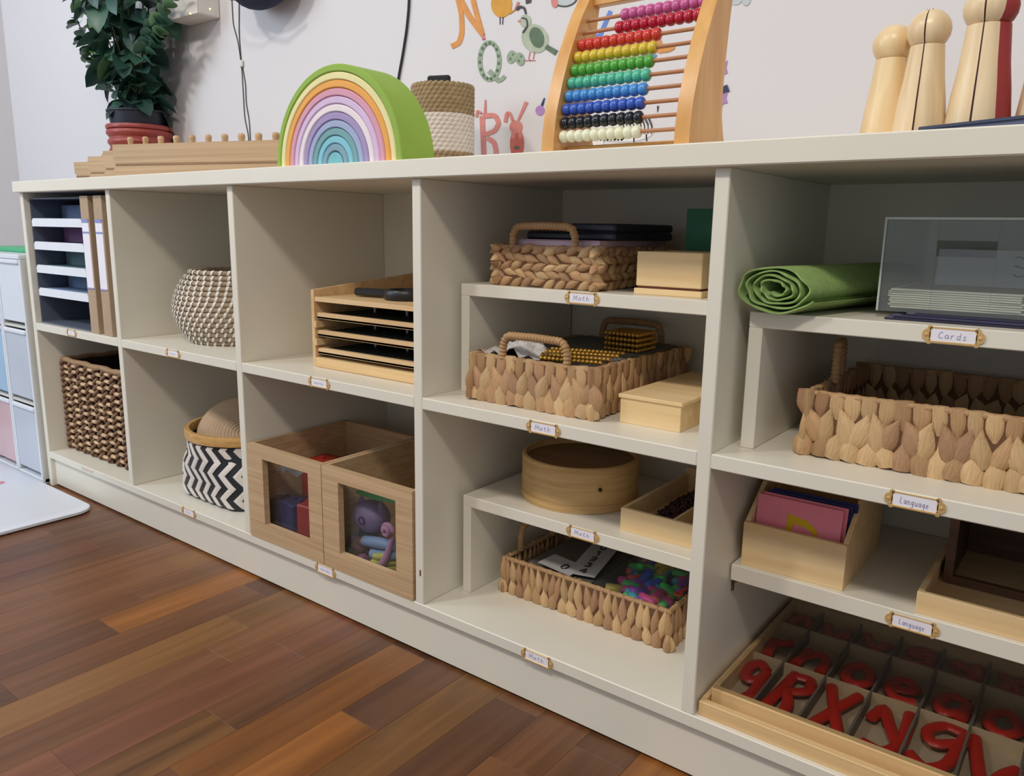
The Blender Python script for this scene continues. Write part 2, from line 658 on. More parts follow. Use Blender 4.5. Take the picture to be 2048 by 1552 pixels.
# ------------------------------------------------------------------ handwriting and card holders
GL = {  # strokes on a 0..1 square, y up
    'M': [[(0, 0), (.12, 1), (.5, .25), (.85, 1), (1, 0)]],
    'a': [[(.8, .5), (.45, .62), (.15, .35), (.35, .02), (.75, .2), (.85, .55), (.82, .1), (1, .03)]],
    't': [[(.45, .95), (.4, .15), (.6, .02), (.85, .1)], [(.1, .62), (.8, .66)]],
    'h': [[(.2, 1), (.15, 0)], [(.17, .35), (.5, .6), (.72, .45), (.75, 0)]],
    'C': [[(.9, .85), (.5, 1), (.1, .6), (.15, .15), (.55, 0), (.95, .15)]],
    'r': [[(.25, .6), (.22, 0)], [(.23, .35), (.5, .6), (.8, .55)]],
    'd': [[(.75, .5), (.4, .6), (.15, .3), (.35, .02), (.7, .15)], [(.8, 1), (.78, .05), (.95, 0)]],
    's': [[(.75, .55), (.4, .62), (.3, .4), (.7, .2), (.5, 0), (.15, .08)]],
    'L': [[(.2, 1), (.12, .05), (.85, .02)]],
    'n': [[(.15, .6), (.15, 0)], [(.17, .35), (.45, .6), (.72, .45), (.75, .03), (.95, 0)]],
    'g': [[(.78, .5), (.45, .62), (.15, .35), (.4, .05), (.78, .3), (.8, .6), (.78, -.3), (.4, -.42), (.1, -.25)]],
    'u': [[(.15, .6), (.18, .1), (.5, 0), (.75, .25), (.78, .6), (.8, .05), (.95, 0)]],
    'e': [[(.15, .3), (.75, .35), (.6, .6), (.25, .5), (.15, .2), (.45, 0), (.85, .1)]],
    '~': [[(0, .2), (.2, .6), (.4, .1), (.6, .55), (.8, .15), (1, .4)]],
}


def write(text, x0, zc, w, h, y, thick, slope=0.0):
    g = G()
    n = len(text)
    cw = w / n
    for i, ch in enumerate(text):
        for st in GL.get(ch, []):
            pts = [(x0 + i * cw + p[0] * cw * .85 + p[1] * .12 * cw, y, zc - h / 2 + p[1] * h + slope * i) for p in st]
            dense = []
            for a, b_ in zip(pts[:-1], pts[1:]):
                for q in range(3):
                    dense.append(tuple(a[k] + (b_[k] - a[k]) * q / 3 for k in range(3)))
            dense.append(pts[-1])
            g.tube(dense, thick, 4)
    return g


def holder(parent, xc, zc, y, text, scale=1.0, tilt=0.0):
    """brass card holder screwed to a shelf edge"""
    w, h = 0.044 * scale, 0.0165 * scale
    F = y - 0.0012
    g = G()
    W2, H2 = w / 2, h / 2
    b = 0.0017
    g.box(xc - W2, xc + W2, F, y, zc + H2 - b, zc + H2, 0.0004).box(xc - W2, xc + W2, F - 0.0006, y, zc - H2, zc - H2 + b * 1.3, 0.0004)
    g.box(xc - W2, xc - W2 + b, F, y, zc - H2, zc + H2, 0.0004).box(xc + W2 - b, xc + W2, F, y, zc - H2, zc + H2, 0.0004)
    for s in (-1, 1):
        cx = xc + s * (W2 + 0.0024)
        poly = [(cx + 0.0042 * math.cos(q * PI / 6), zc + 0.0058 * math.sin(q * PI / 6)) for q in range(12)]
        g.prism(poly, F, y)
        for t in (-1, 1):
            c2, z2 = xc + s * (W2 - 0.0005), zc + t * (H2 - 0.001)
            g.prism([(c2 + 0.0026 * math.cos(q * PI / 4), z2 + 0.0026 * math.sin(q * PI / 4)) for q in range(8)], F, y)
    o = g.obj('label_holder', GOLD, parent, smooth=False)
    c = G().box(xc - W2 + b * .8, xc + W2 - b * .8, y - 0.0008, y - 0.0002, zc - H2 + b, zc + H2 - b * .8).obj('card', CARD, o, smooth=False)
    if text:
        write(text, xc - W2 * .62, zc + 0.0004, w * .62, h * .42, y - 0.0010, 0.00022, -0.0001).obj('lettering', INK, o, smooth=False)
    for s in (-1, 1):
        G().ell((xc + s * (W2 + 0.0024), F, zc), (0.0021, 0.0012, 0.0021), 8, 5).obj('screw', GOLD, o)
    return o


holder(unit, 0.219, 0.4332, -0.0002, '~', 0.86)
holder(unit, 0.680, 0.4325, -0.0002, '~', 0.96)
holder(unit, 1.151, 0.4322, -0.0002, '~~', 1.0)
holder(unit, 1.625, 0.4312, -0.0002, 'Math')
holder(unit, 2.087, 0.4318, -0.0002, 'Language')
holder(unit, 0.700, 0.0890, -0.0010, '~', 0.96)
holder(unit, 1.152, 0.0870, -0.0010, '~~', 1.0)
holder(unit, 1.624, 0.0870, -0.0010, 'Math')
holder(r4u, 1.632, 0.6045, 0.0758, 'Math')
holder(r4l, 1.644, 0.2585, 0.0798, 'Math')
holder(r5u, 2.095, 0.5975, 0.0518, 'Cards')
holder(r5l, 2.086, 0.2615, 0.0848, 'Language')
OLD = mat('old_label', '#d8c3bd', 0.8, var=0.1)
G().box(0.205, 0.262, -0.0014, -0.0009, 0.0855, 0.0925).obj('torn_label', OLD, unit, smooth=False)

# ------------------------------------------------------------------ on the worktop
# wooden rainbow: every arch lifts off
ARCH = [('green', '#93b448', 'outermost bright green arch of the nested wooden rainbow'),
        ('yellow', '#ece2a6', 'pale yellow arch just inside the green one of the wooden rainbow'),
        ('orange', '#eeab55', 'orange arch of the nested wooden rainbow between yellow and rose'),
        ('rose', '#dba0b4', 'rose pink arch of the nested wooden rainbow inside the orange one'),
        ('lilac', '#d9bfe0', 'pale lilac arch of the nested wooden rainbow inside the rose one'),
        ('white', '#eee2e6', 'off-white arch of the nested wooden rainbow'),
        ('purple', '#a796c2', 'muted purple arch of the nested wooden rainbow inside the white one'),
        ('lavender', '#a3b2d2', 'lavender blue arch of the nested wooden rainbow inside the purple one'),
        ('sage', '#79a7ab', 'grey green arch of the nested wooden rainbow around the sky blue one'),
        ('sky', '#86c7d8', 'sky blue arch of the nested wooden rainbow'),
        ('steel', '#84a5b6', 'smallest arch of the wooden rainbow, steel blue')]
RC = (1.208, 0.0)
RR, RTH, RDEP = 0.150, 0.0119, 0.072
for i, (nm, colr, lab) in enumerate(ARCH):
    ro = RR - i * RTH
    ri = ro - RTH + 0.0009
    b = 0.0016
    prof = [(ri, b), (ri + b, 0), (ro - b, 0), (ro, b), (ro, RDEP - b), (ro - b, RDEP), (ri + b, RDEP), (ri, RDEP - b)]
    g = G()
    n = 40
    vs, fs = [], []
    for j in range(n + 1):
        q = PI * j / n
        for (r, d) in prof:
            vs.append((RC[0] + r * math.cos(q), RC[1] + d, ZTOP + r * math.sin(q)))
    m_ = len(prof)
    for j in range(n):
        for k in range(m_):
            l = (k + 1) % m_
            fs.append([j * m_ + k, j * m_ + l, (j + 1) * m_ + l, (j + 1) * m_ + k])
    fs.append(list(range(m_)))
    fs.append([n * m_ + k for k in range(m_)][::-1])
    o = g.add(vs, fs).obj('rainbow_arch', mat('arch_' + nm, colr, 0.6, var=0.05, scale=25, spec=0.3), smooth=True, angle=30)
    tag(o, lab, 'toy', 'arches of the wooden rainbow')
rc = RR - 11 * RTH - 0.0006
g = G()
poly = [(RC[0] + rc * math.cos(PI * j / 20), ZTOP + rc * math.sin(PI * j / 20)) for j in range(21)]
o = g.prism(poly, 0.001, RDEP - 0.001).obj('rainbow_core', mat('arch_core', '#76bcc6', 0.6), smooth=True, angle=30)
tag(o, 'small solid teal half-round block at the centre of the wooden rainbow', 'toy')

# abacus
ABW = wood('abacus_wood', '#cf934e', '#e2b06b', (40, 40, 4), 0.32, spec=0.5)
AX0, AX1, ABT = 1.611, 1.797, 0.0185
ab = thing('abacus', 'wooden abacus with ten rows of coloured beads between curved side boards', 'abacus', ((AX0 + AX1) / 2, 0.05, ZTOP))
front = [(0.000, 0.0), (0.001, 0.020), (0.006, 0.050), (0.017, 0.085), (0.031, 0.120), (0.046, 0.150), (0.060, 0.175), (0.074, 0.195)]
back = [(0.104, 0.205), (0.098, 0.185), (0.093, 0.155), (0.088, 0.110), (0.085, 0.070), (0.087, 0.040), (0.094, 0.018), (0.103, 0.0)]
prof = front + [(0.082, 0.206), (0.094, 0.210)] + back
for x in (AX0, AX1):
    G().prism([(p[0], ZTOP + p[1]) for p in prof], x, x + ABT, 'yz').obj('side_board', ABW, ab, smooth=True, angle=30)
G().box(AX0 + ABT, AX1, 0.030, 0.062, ZTOP + 0.001, ZTOP + 0.009, 0.001).obj('base_rail', ABW, ab, smooth=False)
G().box(AX0 + ABT, AX1, 0.084, 0.098, ZTOP + 0.190, ZTOP + 0.206, 0.001).obj('top_rail', ABW, ab, smooth=False)
ROD = mat('abacus_rod', '#b98058', 0.5, var=0.1)
BEADC = [('ivory', '#efeed0'), ('black', '#22262c'), ('blue', '#3a5fc0'), ('sky', '#4a92d8'), ('mint', '#55bd9c'), ('green', '#58aa40'),
         ('yellow', '#d9bd38'), ('red', '#d13f32'), ('crimson', '#b9203a'), ('pink', '#c85f98')]
beadg = G().lathe([(0.0016, -0.0058), (0.0046, -0.0056), (0.0070, -0.0036), (0.0079, 0), (0.0070, 0.0036), (0.0046, 0.0056), (0.0016, 0.0058)], 14)
beadmesh = smoothmesh(beadg.mesh('bead'), 60)
beadmesh.materials.append(BLACKP)
ABO = ORI[ab.name]
LEN = AX1 - AX0 - ABT
for r in range(10):
    zz = 0.0195 + r * 0.0166
    k = 0
    while front[k + 1][1] < zz:
        k += 1
    q = (zz - front[k][1]) / (front[k + 1][1] - front[k][1])
    yy = front[k][0] + (front[k + 1][0] - front[k][0]) * q + 0.014
    G().tube([(AX0 + ABT - 0.002, yy, ZTOP + zz), (AX1 + 0.002, yy, ZTOP + zz)], 0.0024, 8).obj('rod', ROD, ab)
    bm_ = mat('bead_' + BEADC[r][0], BEADC[r][1], 0.22, var=0.02, spec=0.6)
    for j in range(10):
        bw = 0.01165
        xx = AX0 + ABT + 0.006 + j * bw
        if r >= 8:
            xx = AX1 - 0.006 - (9 - j) * bw - (0.002 if r == 8 else 0)
        inst(beadmesh, 'bead', ab, Vector((xx, yy, ZTOP + zz)) - ABO, (0, PI / 2, 0), m=bm_)

# peg dolls
PEGW = wood('peg_wood', '#dcb884', '#ecd2a4', (60, 60, 3), 0.35, spec=0.5)
PEGW2 = wood('peg_wood_pale', '#d9bb90', '#eed6ae', (60, 60, 3), 0.35, spec=0.5)
REDC = mat('red_core', '#9c2f33', 0.5, var=0.05)


def peg_prof(h, rb):
    rn, rh = rb * 0.62, rb * 0.80
    zc = h - rh * 0.98
    p = [(rb, 0), (rb * .98, h * .10), (rb * .86, h * .32), (rb * .73, h * .50), (rn, zc - rh * .72)]
    for i in range(9):
        a = math.radians(-52 + i * 142 / 8)
        p.append((rh * math.cos(a), zc + rh * math.sin(a) * .98))
    p.append((0.0004, h))
    return p


def peg(x, y, h, rb, label, split, lean=0.0):
    t = thing('peg_doll', label, 'peg doll', (x, y, ZTOP), group='wooden peg dolls')
    pr = peg_prof(h, rb)
    if not split:
        G().lathe(pr, 28).obj('body', PEGW, t, angle=50, local=True)
        return t
    face = math.radians(-90)      # the slit faces the room
    a = 0.035
    G().lathe(pr, 16, a0=face + a, a1=face + PI - a).obj('half', PEGW2, t, angle=50, local=True)
    G().lathe(pr, 16, a0=face + PI + a, a1=face + 2 * PI - a).obj('half', PEGW2, t, angle=50, local=True)
    pts = [(r * .95, z) for r, z in pr[:-1]]
    poly = pts + [(0, h * .96)] + [(-r * .95, z) for r, z in reversed(pr[:-1])]
    G().prism(poly, -rb * .12, rb * .12, mtx=Matrix.Rotation(face, 4, 'Z')).obj('red_core', mat('dark_red_core', '#4a1c1e', 0.6), t, angle=30, local=True)
    if split > 1:
        G().lathe([(r * .985, z) for r, z in pr], 28, c=(0.0042, 0.0030, 0)).obj('red_back', REDC, t, angle=50, local=True)
    return t


peg(1.993, 0.12, 0.126, 0.0262, 'smallest solid wooden peg doll, nearest the abacus', 0)
peg(2.031, 0.10, 0.132, 0.0265, 'split wooden peg doll with a dark slit, second from the abacus', 0.97)
peg(2.083, 0.10, 0.148, 0.0285, 'split wooden peg doll with a broad red edge on its right', 1.14)
peg(2.146, 0.11, 0.158, 0.0305, 'tallest wooden peg doll, cut by the right edge of the picture', 0.97)

# dark blue folder by the dolls
NAVY = mat('navy_cover', '#26304f', 0.45, var=0.08)
fo = thing('folder', 'dark blue folder lying flat on the worktop in front of the peg dolls', 'folder', (2.19, 0.03, ZTOP), rz=math.radians(-24))
G().box(-0.15, 0.16, -0.035, 0.020, 0, 0.0035, 0.0008).obj('cover', NAVY, fo, smooth=False, local=True)
G().box(-0.147, 0.158, -0.033, 0.018, 0.0035, 0.0075).obj('pages', mat('folder_pages', '#59607c', 0.7), fo, smooth=False, local=True)
G().box(-0.15, 0.16, -0.035, 0.020, 0.0075, 0.011, 0.0008).obj('cover', NAVY, fo, smooth=False, local=True)

# cylinder blocks
BLK = wood('block_beech', '#ab8c68', '#c2a27c', (2, 60, 140), 0.45)
KNOB = wood('knob_beech', '#b8946c', '#cdaa82', (50, 50, 20), 0.4)
knobg = G().lathe([(0.0062, 0), (0.0062, 0.006), (0.0072, 0.0125), (0.0070, 0.0165), (0.0052, 0.0195), (0.0003, 0.0208)], 14)
knobmesh = smoothmesh(knobg.mesh('knob'), 60)
knobmesh.materials.append(KNOB)


BANG = math.radians(17)


def cyl_block(x0, y0, L, h, dep, knobs, label, sink=0.0):
    """block set askew, its front left foot at x0, y0"""
    t = thing('cylinder_block', label, 'toy', (x0, y0, ZTOP), rz=BANG, group='knobbed cylinder blocks')
    prof = [(0, 0), (0, h * .13), (0.004, h * .15), (0.004, h * .2), (-0.006, h * .33), (-0.007, h * .44), (0.0, h * .52), (0, h)]
    poly = [(-p[0], p[1]) for p in prof] + [(L + p[0], p[1]) for p in reversed(prof)]
    G().prism(poly, 0, dep).obj('block', BLK, t, smooth=False, local=True)
    G().box(0.006, L - 0.006, -0.0015, 0.0, h * .36, h * .42, 0.0005).obj('groove', mat('block_groove', '#8f6f4c', 0.6), t, smooth=False, local=True)
    for i in range(knobs):
        xx = 0.03 + i * (L - 0.06) / (knobs - 1)
        s = 0.85 + 0.25 * i / (knobs - 1)
        inst(knobmesh, 'knob', t, (xx, dep / 2, h - sink), scale=(s, s, 0.85))
    return t


for k, (pxl, y0, ht, lab) in enumerate(((226, 0.020, 0.069, 'front wooden cylinder block with a row of knobs, left of the rainbow'),
                                        (206, 0.066, 0.066, 'second wooden cylinder block, just behind the front one'),
                                        (175, 0.112, 0.064, 'third wooden cylinder block from the front, with low knobs'),
                                        (146, 0.158, 0.061, 'rearmost wooden cylinder block by the plant pot, reaching furthest left'))):
    cyl_block(at(pxl, 310, 'y', y0).x, y0, 0.44, ht, 0.043, 10, lab, (0.0, 0.004, 0.008, 0.013)[k])

# potted plant
TERRA = mat('terracotta_glaze', '#9b4038', 0.4, var=0.08)
POTB = mat('nursery_pot', '#181c2b', 0.5, var=0.04)
px_, py_ = 0.034, 0.306
pl = thing('potted_plant', 'leafy green plant in a ribbed red pot at the far left of the worktop', 'plant', (px_, py_, ZTOP))
pr = [(0.060, 0)]
for k in range(6):
    z = 0.012 + k * 0.024
    r = 0.066 + 0.0024 * k
    pr += [(r, z), (r + 0.006, z + 0.007), (r + 0.006, z + 0.014), (r, z + 0.0205)]
pr += [(0.083, 0.152), (0.085, 0.158), (0.082, 0.163), (0.078, 0.160), (0.076, 0.10), (0.03, 0.10)]
G().lathe(pr, 36).obj('pot', TERRA, pl, angle=50, local=True)
G().lathe([(0.062, 0.102), (0.071, 0.165), (0.076, 0.196), (0.080, 0.197), (0.080, 0.201), (0.076, 0.202), (0.072, 0.188), (0.02, 0.186)], 32).obj('inner_pot', POTB, pl, angle=50, local=True)
STEM = mat('plant_stem', '#3f4a2c', 0.6)
LEAFM = [mat('leaf_deep', '#33524a', 0.42, var=0.15, scale=20, rand=0.25), mat('leaf_mid', '#3f6653', 0.42, var=0.15, scale=20, rand=0.25),
         mat('leaf_young', '#688a62', 0.45, var=0.15, scale=20, rand=0.2)]


def leaf_mesh(l, w, fold, droop):
    g = G()
    n = 6
    vs, fs = [], []
    for i in range(n + 1):
        t = i / n
        ww = w * math.sin(PI * min(1, t ** 0.85 * 0.97 + 0.03)) ** 0.58
        z = -droop * t * t * l
        vs += [(-ww / 2, t * l, z + fold * ww), (0, t * l, z), (ww / 2, t * l, z + fold * ww)]
    for i in range(n):
        for k in (0, 1):
            a = i * 3 + k
            fs.append([a, a + 1, a + 4, a + 3])
    g.add(vs, fs)
    me = g.mesh('leaf')
    for p in me.polygons:
        p.use_smooth = True
    me.materials.append(LEAFM[0])
    return me


LEAVES = [leaf_mesh(0.064, 0.050, 0.16, 0.25), leaf_mesh(0.056, 0.044, 0.22, 0.1), leaf_mesh(0.072, 0.052, 0.14, 0.45)]
r3 = random.Random(21)
stems = []
for k in range(9):
    a = k * 2 * PI / 9 + r3.uniform(-.3, .3)
    sp = r3.uniform(0.10, 0.24) * (1 if k % 3 else 0.35)
    path = []
    H = r3.uniform(0.36, 0.44)
    for i in range(9):
        t = i / 8
        path.append(Vector((math.cos(a) * (0.02 + 0.05 * t + sp * t ** 1.5), max(-1.0, math.sin(a)) * (0.02 + 0.03 * t + sp * t ** 1.5) * (0.35 if math.sin(a) > 0 else 0.8), 0.186 + H * t)))
    stems.append(path)
    G().tube(path, [0.0035 - 0.002 * i / 8 for i in range(9)], 6).obj('stem', STEM, pl, local=True)
nl = 0
for path in stems:
    for i in range(26):
        t = (i + r3.random()) / 26
        t = 0.06 + 0.94 * t
        k = min(7, int(t * 8))
        p = path[k].lerp(path[k + 1], t * 8 - k)
        az = r3.uniform(0, 2 * PI)
        out = Vector((math.cos(az), math.sin(az) * .8, 0)) * r3.uniform(0.004, 0.045)
        pos = p + out
        if pos.y > 0.090:
            pos.y = 0.090 - r3.uniform(0, .05)
        pitch = r3.uniform(-0.9, 0.35)
        if py_ + pos.y > YW - 0.06 and math.sin(az) > 0:
            az = -az
        sc_ = r3.uniform(0.8, 1.2)
        mm = LEAFM[0] if r3.random() < .5 else (LEAFM[1] if r3.random() < .75 else LEAFM[2])
        inst(LEAVES[r3.randrange(3)], 'leaf', pl, pos, (pitch, r3.uniform(-.6, .6), az - PI / 2), (sc_, sc_, sc_), mm)
        nl += 1
# long side twigs of small leaves
for (dx, dz, ln) in ((-0.18, 0.15, 8), (-0.23, 0.22, 8), (0.17, 0.17, 7), (0.23, 0.22, 7)):
    s = 1 if dx > 0 else -1
    path = [Vector((dx * .25, -0.02, 0.25 + 0.3 * dz)), Vector((dx * .6, -0.03, 0.19 + 0.75 * dz)), Vector((dx * .9, -0.03, 0.19 + dz)), Vector((dx * 1.05, -0.03, 0.19 + dz * 1.25))]
    G().tube(path, 0.0018, 5).obj('stem', STEM, pl, local=True)
    for i in range(ln):
        t = 0.35 + 0.65 * i / (ln - 1)
        k = min(2, int(t * 3))
        p = path[k].lerp(path[k + 1], t * 3 - k)
        for sg in (-1, 1):
            inst(LEAVES[1], 'leaf', pl, p, (r3.uniform(-.5, .3), sg * .5, r3.uniform(-.5, .5) + (0 if sg < 0 else PI) - PI / 2 * s), (0.82, 0.82, 0.82), LEAFM[1] if r3.random() < .6 else LEAFM[2])

# rope basket behind the rainbow
ROPE = [mat('rope_straw', '#a8906a', 0.8, var=0.2, scale=90, rand=0.06), mat('rope_cream', '#e2d8cc', 0.8, var=0.08, scale=90, rand=0.03)]
rb = thing('rope_basket', 'round straw rope basket with a cream band, standing behind the rainbow', 'basket', (1.200, 0.262, ZTOP))
RBR, rows = 0.054, 21
for k in range(rows):
    z = 0.0048 + k * 0.0073
    cream = 5 <= k < 14
    g = G()
    nn = 34
    for j in range(nn):
        q = 2 * PI * (j + 0.5 * (k % 2)) / nn
        mtx = Matrix.Translation((RBR * math.cos(q), RBR * math.sin(q), z)) @ Matrix.Rotation(q, 4, 'Z') @ Matrix.Rotation(0.55, 4, 'X')
        g.ell((0, 0, 0), (0.0046, 0.0098, 0.0044), 6, 5, mtx)
    g.lathe([(RBR - 0.004, z - 0.0036), (RBR + 0.002, z - 0.0036), (RBR + 0.002, z + 0.0036), (RBR - 0.004, z + 0.0036)], 30, loop=True)
    g.obj('rope_coil', ROPE[1] if cream else ROPE[0], rb, angle=60, local=True)
G().lathe([(0.0004, 0.002), (RBR, 0.002), (RBR, 0.006), (0.0004, 0.006)], 24).obj('base', ROPE[0], rb, local=True)
ph = thing('phone', 'black slab edge sticking out of the rope basket', 'device', (1.200, 0.252, ZTOP + 0.0065), rz=0.35)
G().box(-0.022, 0.022, -0.005, 0.005, 0.0, 0.166, 0.003).obj('body', BLACKP, ph, smooth=False, local=True)
G().box(-0.019, 0.019, -0.0056, -0.0051, 0.008, 0.150, 0.0).obj('screen', mat('dark_screen', '#0c0e14', 0.15), ph, smooth=False, local=True)

# ------------------------------------------------------------------ first bay: letter sorter, box files, wicker box
SORT = clear('smoke_acrylic', '#a9b2c4', 0.2, 0.15, 0.22)
LIP = mat('tray_lip', '#e9edf4', 0.35, var=0.02)
so = thing('letter_sorter', 'smoky plastic letter sorter with four white-fronted trays in the top left compartment', 'organizer', (0.165, 0.17, ZM))
SX0, SX1, SY0, SY1 = 0.0195, 0.306, 0.014, 0.325
G().box(SX0, SX0 + 0.003, SY0, SY1, ZM, 0.755).obj('side', SORT, so, smooth=False)
G().box(SX1 - 0.003, SX1, SY0, SY1, ZM, 0.755).obj('side', SORT, so, smooth=False)
G().box(SX0 + 0.003, SX1 - 0.003, SY0, SY1, 0.752, 0.755).obj('top', SORT, so, smooth=False)
G().box(SX0 + 0.003, SX1 - 0.003, SY1 - 0.003, SY1, ZM, 0.752).obj('back', mat('sorter_back', '#9aa6bc', 0.5), so, smooth=False)
G().box(SX0 + 0.003, SX1 - 0.003, SY0, SY1 - 0.003, ZM + 0.0005, ZM + 0.004).obj('base', SORT, so, smooth=False)
papers = ['#7484a4', '#8a6a90', '#74929a', '#7a90b0']
for k, z in enumerate((0.690, 0.633, 0.575, 0.517)):
    tr = G().box(SX0 + 0.004, SX1 - 0.004, SY0 + 0.006, SY1 - 0.004, z - 0.002, z).obj('tray', mat('tray_plastic', '#b9c2d2', 0.4), so, smooth=False)
    w0, w1 = SX0 + 0.012, SX1 - 0.006
    G().prism([(w0, z - 0.004), (w1, z - 0.004), (w1, z + 0.010), (w1 - 0.008, z + 0.016), (w0 + 0.008, z + 0.016), (w0, z + 0.010)], SY0 - 0.004, SY0).obj('front_lip', LIP, tr, smooth=False)
    pa = G().box(SX0 + 0.012, SX1 - 0.012, 0.026, 0.30, z + 0.0004, z + 0.014).obj('paper_stack', mat('paper_%d' % k, papers[k], 0.8), tr, smooth=False)
    G().box(SX0 + 0.010, SX1 - 0.010, 0.085, 0.090, z + 0.0145, z + 0.050).obj('tint_sheet', mat('sheet_%d' % k, papers[k], 0.8), tr, smooth=False)  # added sheet; its tint stands in for the slot's bluish haze
KRAFT = mat('kraft_board', '#b39a80', 0.8, var=0.05, scale=60)
KRAFTD = mat('spine_stripe', '#8f95c8', 0.7)
for k, (fx0, fx1, lab) in enumerate(((0.3085, 0.3475, 'kraft box file with a white spine label, next to the letter sorter'), (0.3725, 0.4115, 'kraft box file with a white spine label, nearest the second compartment'))):
    t = thing('box_file', lab, 'file', ((fx0 + fx1) / 2, 0.15, ZM), group='kraft box files')
    G().box(fx0, fx1, 0.006, 0.29, ZM, 0.757, 0.001).obj('case', KRAFT, t, smooth=False)
    sp = G().box(fx0 + 0.003, fx1 - 0.004, 0.0052, 0.006, 0.548, 0.700).obj('spine_label', CARD, t, smooth=False)
    G().box(fx0 + 0.003, fx1 - 0.004, 0.0046, 0.0052, 0.697, 0.705).box(fx0 + 0.003, fx1 - 0.004, 0.0046, 0.0052, 0.673, 0.677).box(fx0 + 0.003, fx1 - 0.004, 0.0046, 0.0052, 0.546, 0.549).obj('stripe', KRAFTD, sp, smooth=False)

WICK = mat('wicker_rope', '#8b694f', 0.75, var=0.22, scale=60, bump=0.3, bscale=150, rand=0.12)
WROD = mat('wicker_rod', '#cfae86', 0.6, var=0.12, scale=50, rand=0.14)
wb = thing('wicker_box', 'square open-weave wicker box of brown rope and pale rods in the bottom left compartment', 'basket', (0.232, 0.19, ZB))
WX0, WX1, WY0, WY1, WZ1 = 0.0225, 0.432, 0.046, 0.335, 0.348
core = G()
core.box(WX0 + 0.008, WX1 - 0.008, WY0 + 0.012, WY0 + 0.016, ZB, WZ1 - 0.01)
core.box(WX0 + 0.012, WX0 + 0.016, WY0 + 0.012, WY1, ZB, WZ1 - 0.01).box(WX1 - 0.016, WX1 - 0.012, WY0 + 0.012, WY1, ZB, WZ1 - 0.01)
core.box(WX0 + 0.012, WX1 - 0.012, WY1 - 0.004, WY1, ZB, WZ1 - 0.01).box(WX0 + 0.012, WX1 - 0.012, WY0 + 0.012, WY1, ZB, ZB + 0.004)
core.obj('gap_backing', mat('wicker_gap_shade', '#33241b', 0.9), wb, smooth=False)  # dark box added inside; its colour stands for shade between the strands
NC = 9
rodm = smoothmesh(G().tube([(-0.015, 0, 0), (-0.0135, -0.0015, 0), (0, -0.002, 0), (0.0135, -0.0015, 0), (0.015, 0, 0)], [0.0036, 0.0047, 0.005, 0.0047, 0.0036], 8).mesh('rod'), 60)
rodm.materials.append(WROD)
WO = ORI[wb.name]
for c in range(NC + 1):
    x = WX0 + 0.006 + c * (WX1 - WX0 - 0.012) / NC
    for s in (-1, 1):
        pts = []
        for i in range(41):
            z = ZB + 0.004 + (WZ1 - ZB - 0.012) * i / 40
            q = i * 2 * PI / 40 * 8 + (0 if s > 0 else PI) + c * PI
            pts.append((x + 0.0072 * math.cos(q) + 0.002 * math.sin(i * .9 + c), WY0 + 0.006 + 0.0052 * math.sin(q), z))
        G().tube(pts, 0.0046, 6).obj('rope_strand', WICK, wb)
    if c < NC:
        for r in range(12):
            z = ZB + 0.014 + r * 0.0195 + rnd.uniform(-0.003, 0.003) + (0.006 if c % 2 else 0)
            if z < WZ1 - 0.012:
                inst(rodm, 'rod', wb, Vector((x + (WX1 - WX0 - 0.012) / NC / 2, WY0 + 0.008, z)) - WO)
# side wall strands on the right and left
for xs in (WX0 + 0.004, WX1 - 0.004):
    for c in range(1, 6):
        y = WY0 + c * (WY1 - WY0) / 6
        pts = [(xs + 0.004 * math.sin(i * PI / 3), y + 0.005 * math.cos(i * PI / 3), ZB + 0.004 + (WZ1 - ZB - 0.012) * i / 30) for i in range(31)]
        G().tube(pts, 0.006, 6).obj('rope_strand', WICK, wb)
rim = []
for i in range(60):
    t = i / 60 * 4
    k, f = int(t), t - int(t)
    P4 = [(WX0 + .004, WY0 + .006), (WX1 - .004, WY0 + .006), (WX1 - .004, WY1), (WX0 + .004, WY1)]
    a, b_ = P4[k], P4[(k + 1) % 4]
    rim.append((a[0] + (b_[0] - a[0]) * f, a[1] + (b_[1] - a[1]) * f, WZ1 - 0.006 + 0.0015 * math.sin(i * 1.7)))
G().tube(rim, [0.0062 + 0.0012 * (i % 2) for i in range(60)], 7, closed=True).obj('rim', mat('wicker_rim', '#a5825e', 0.7, var=0.15), wb)

# ------------------------------------------------------------------ second bay: belly basket, zigzag basket
SEAG = mat('seagrass', '#b09a80', 0.75, var=0.18, scale=80, rand=0.05)
STITCH = mat('white_stitch', '#ece6dc', 0.6, var=0.04)
bb = thing('belly_basket', 'round-bellied seagrass basket with white stitches in the second compartment', 'basket', (0.652, 0.172, ZM))
rowsb = 15
Hb = 0.158
for k in range(rowsb):
    z = 0.006 + k * (Hb - 0.010) / (rowsb - 1)
    t = (z / Hb)
    R = 0.080 + 0.050 * math.sin(PI * min(1, max(0, t * 0.92 + 0.04))) ** 0.75 - 0.004 * t
    rr = 0.0056
    pr = [(R + rr * math.cos(a), z + rr * math.sin(a)) for a in [2 * PI * i / 8 for i in range(8)]]
    c = G().lathe(pr, 44, loop=True).obj('coil', SEAG, bb, angle=60, local=True)
    g = G()
    nn = int(2 * PI * R / 0.0165)
    for j in range(nn):
        q = 2 * PI * (j + 0.37 * k) / nn
        vs = []
        for i in range(5):
            a = -1.25 + 2.5 * i / 4
            for w in (-1, 1):
                qq = q + (w * 0.0026 + a * 0.0022) / R
                rad = R + (rr + 0.0012) * math.cos(a)
                vs.append((rad * math.cos(qq), rad * math.sin(qq), z + (rr + 0.0012) * math.sin(a)))
        g.add(vs, [[2 * i, 2 * i + 1, 2 * i + 3, 2 * i + 2] for i in range(4)])
    tag(g.obj('stitching', STITCH, c, angle=60, local=True), None, None, kind='stuff')
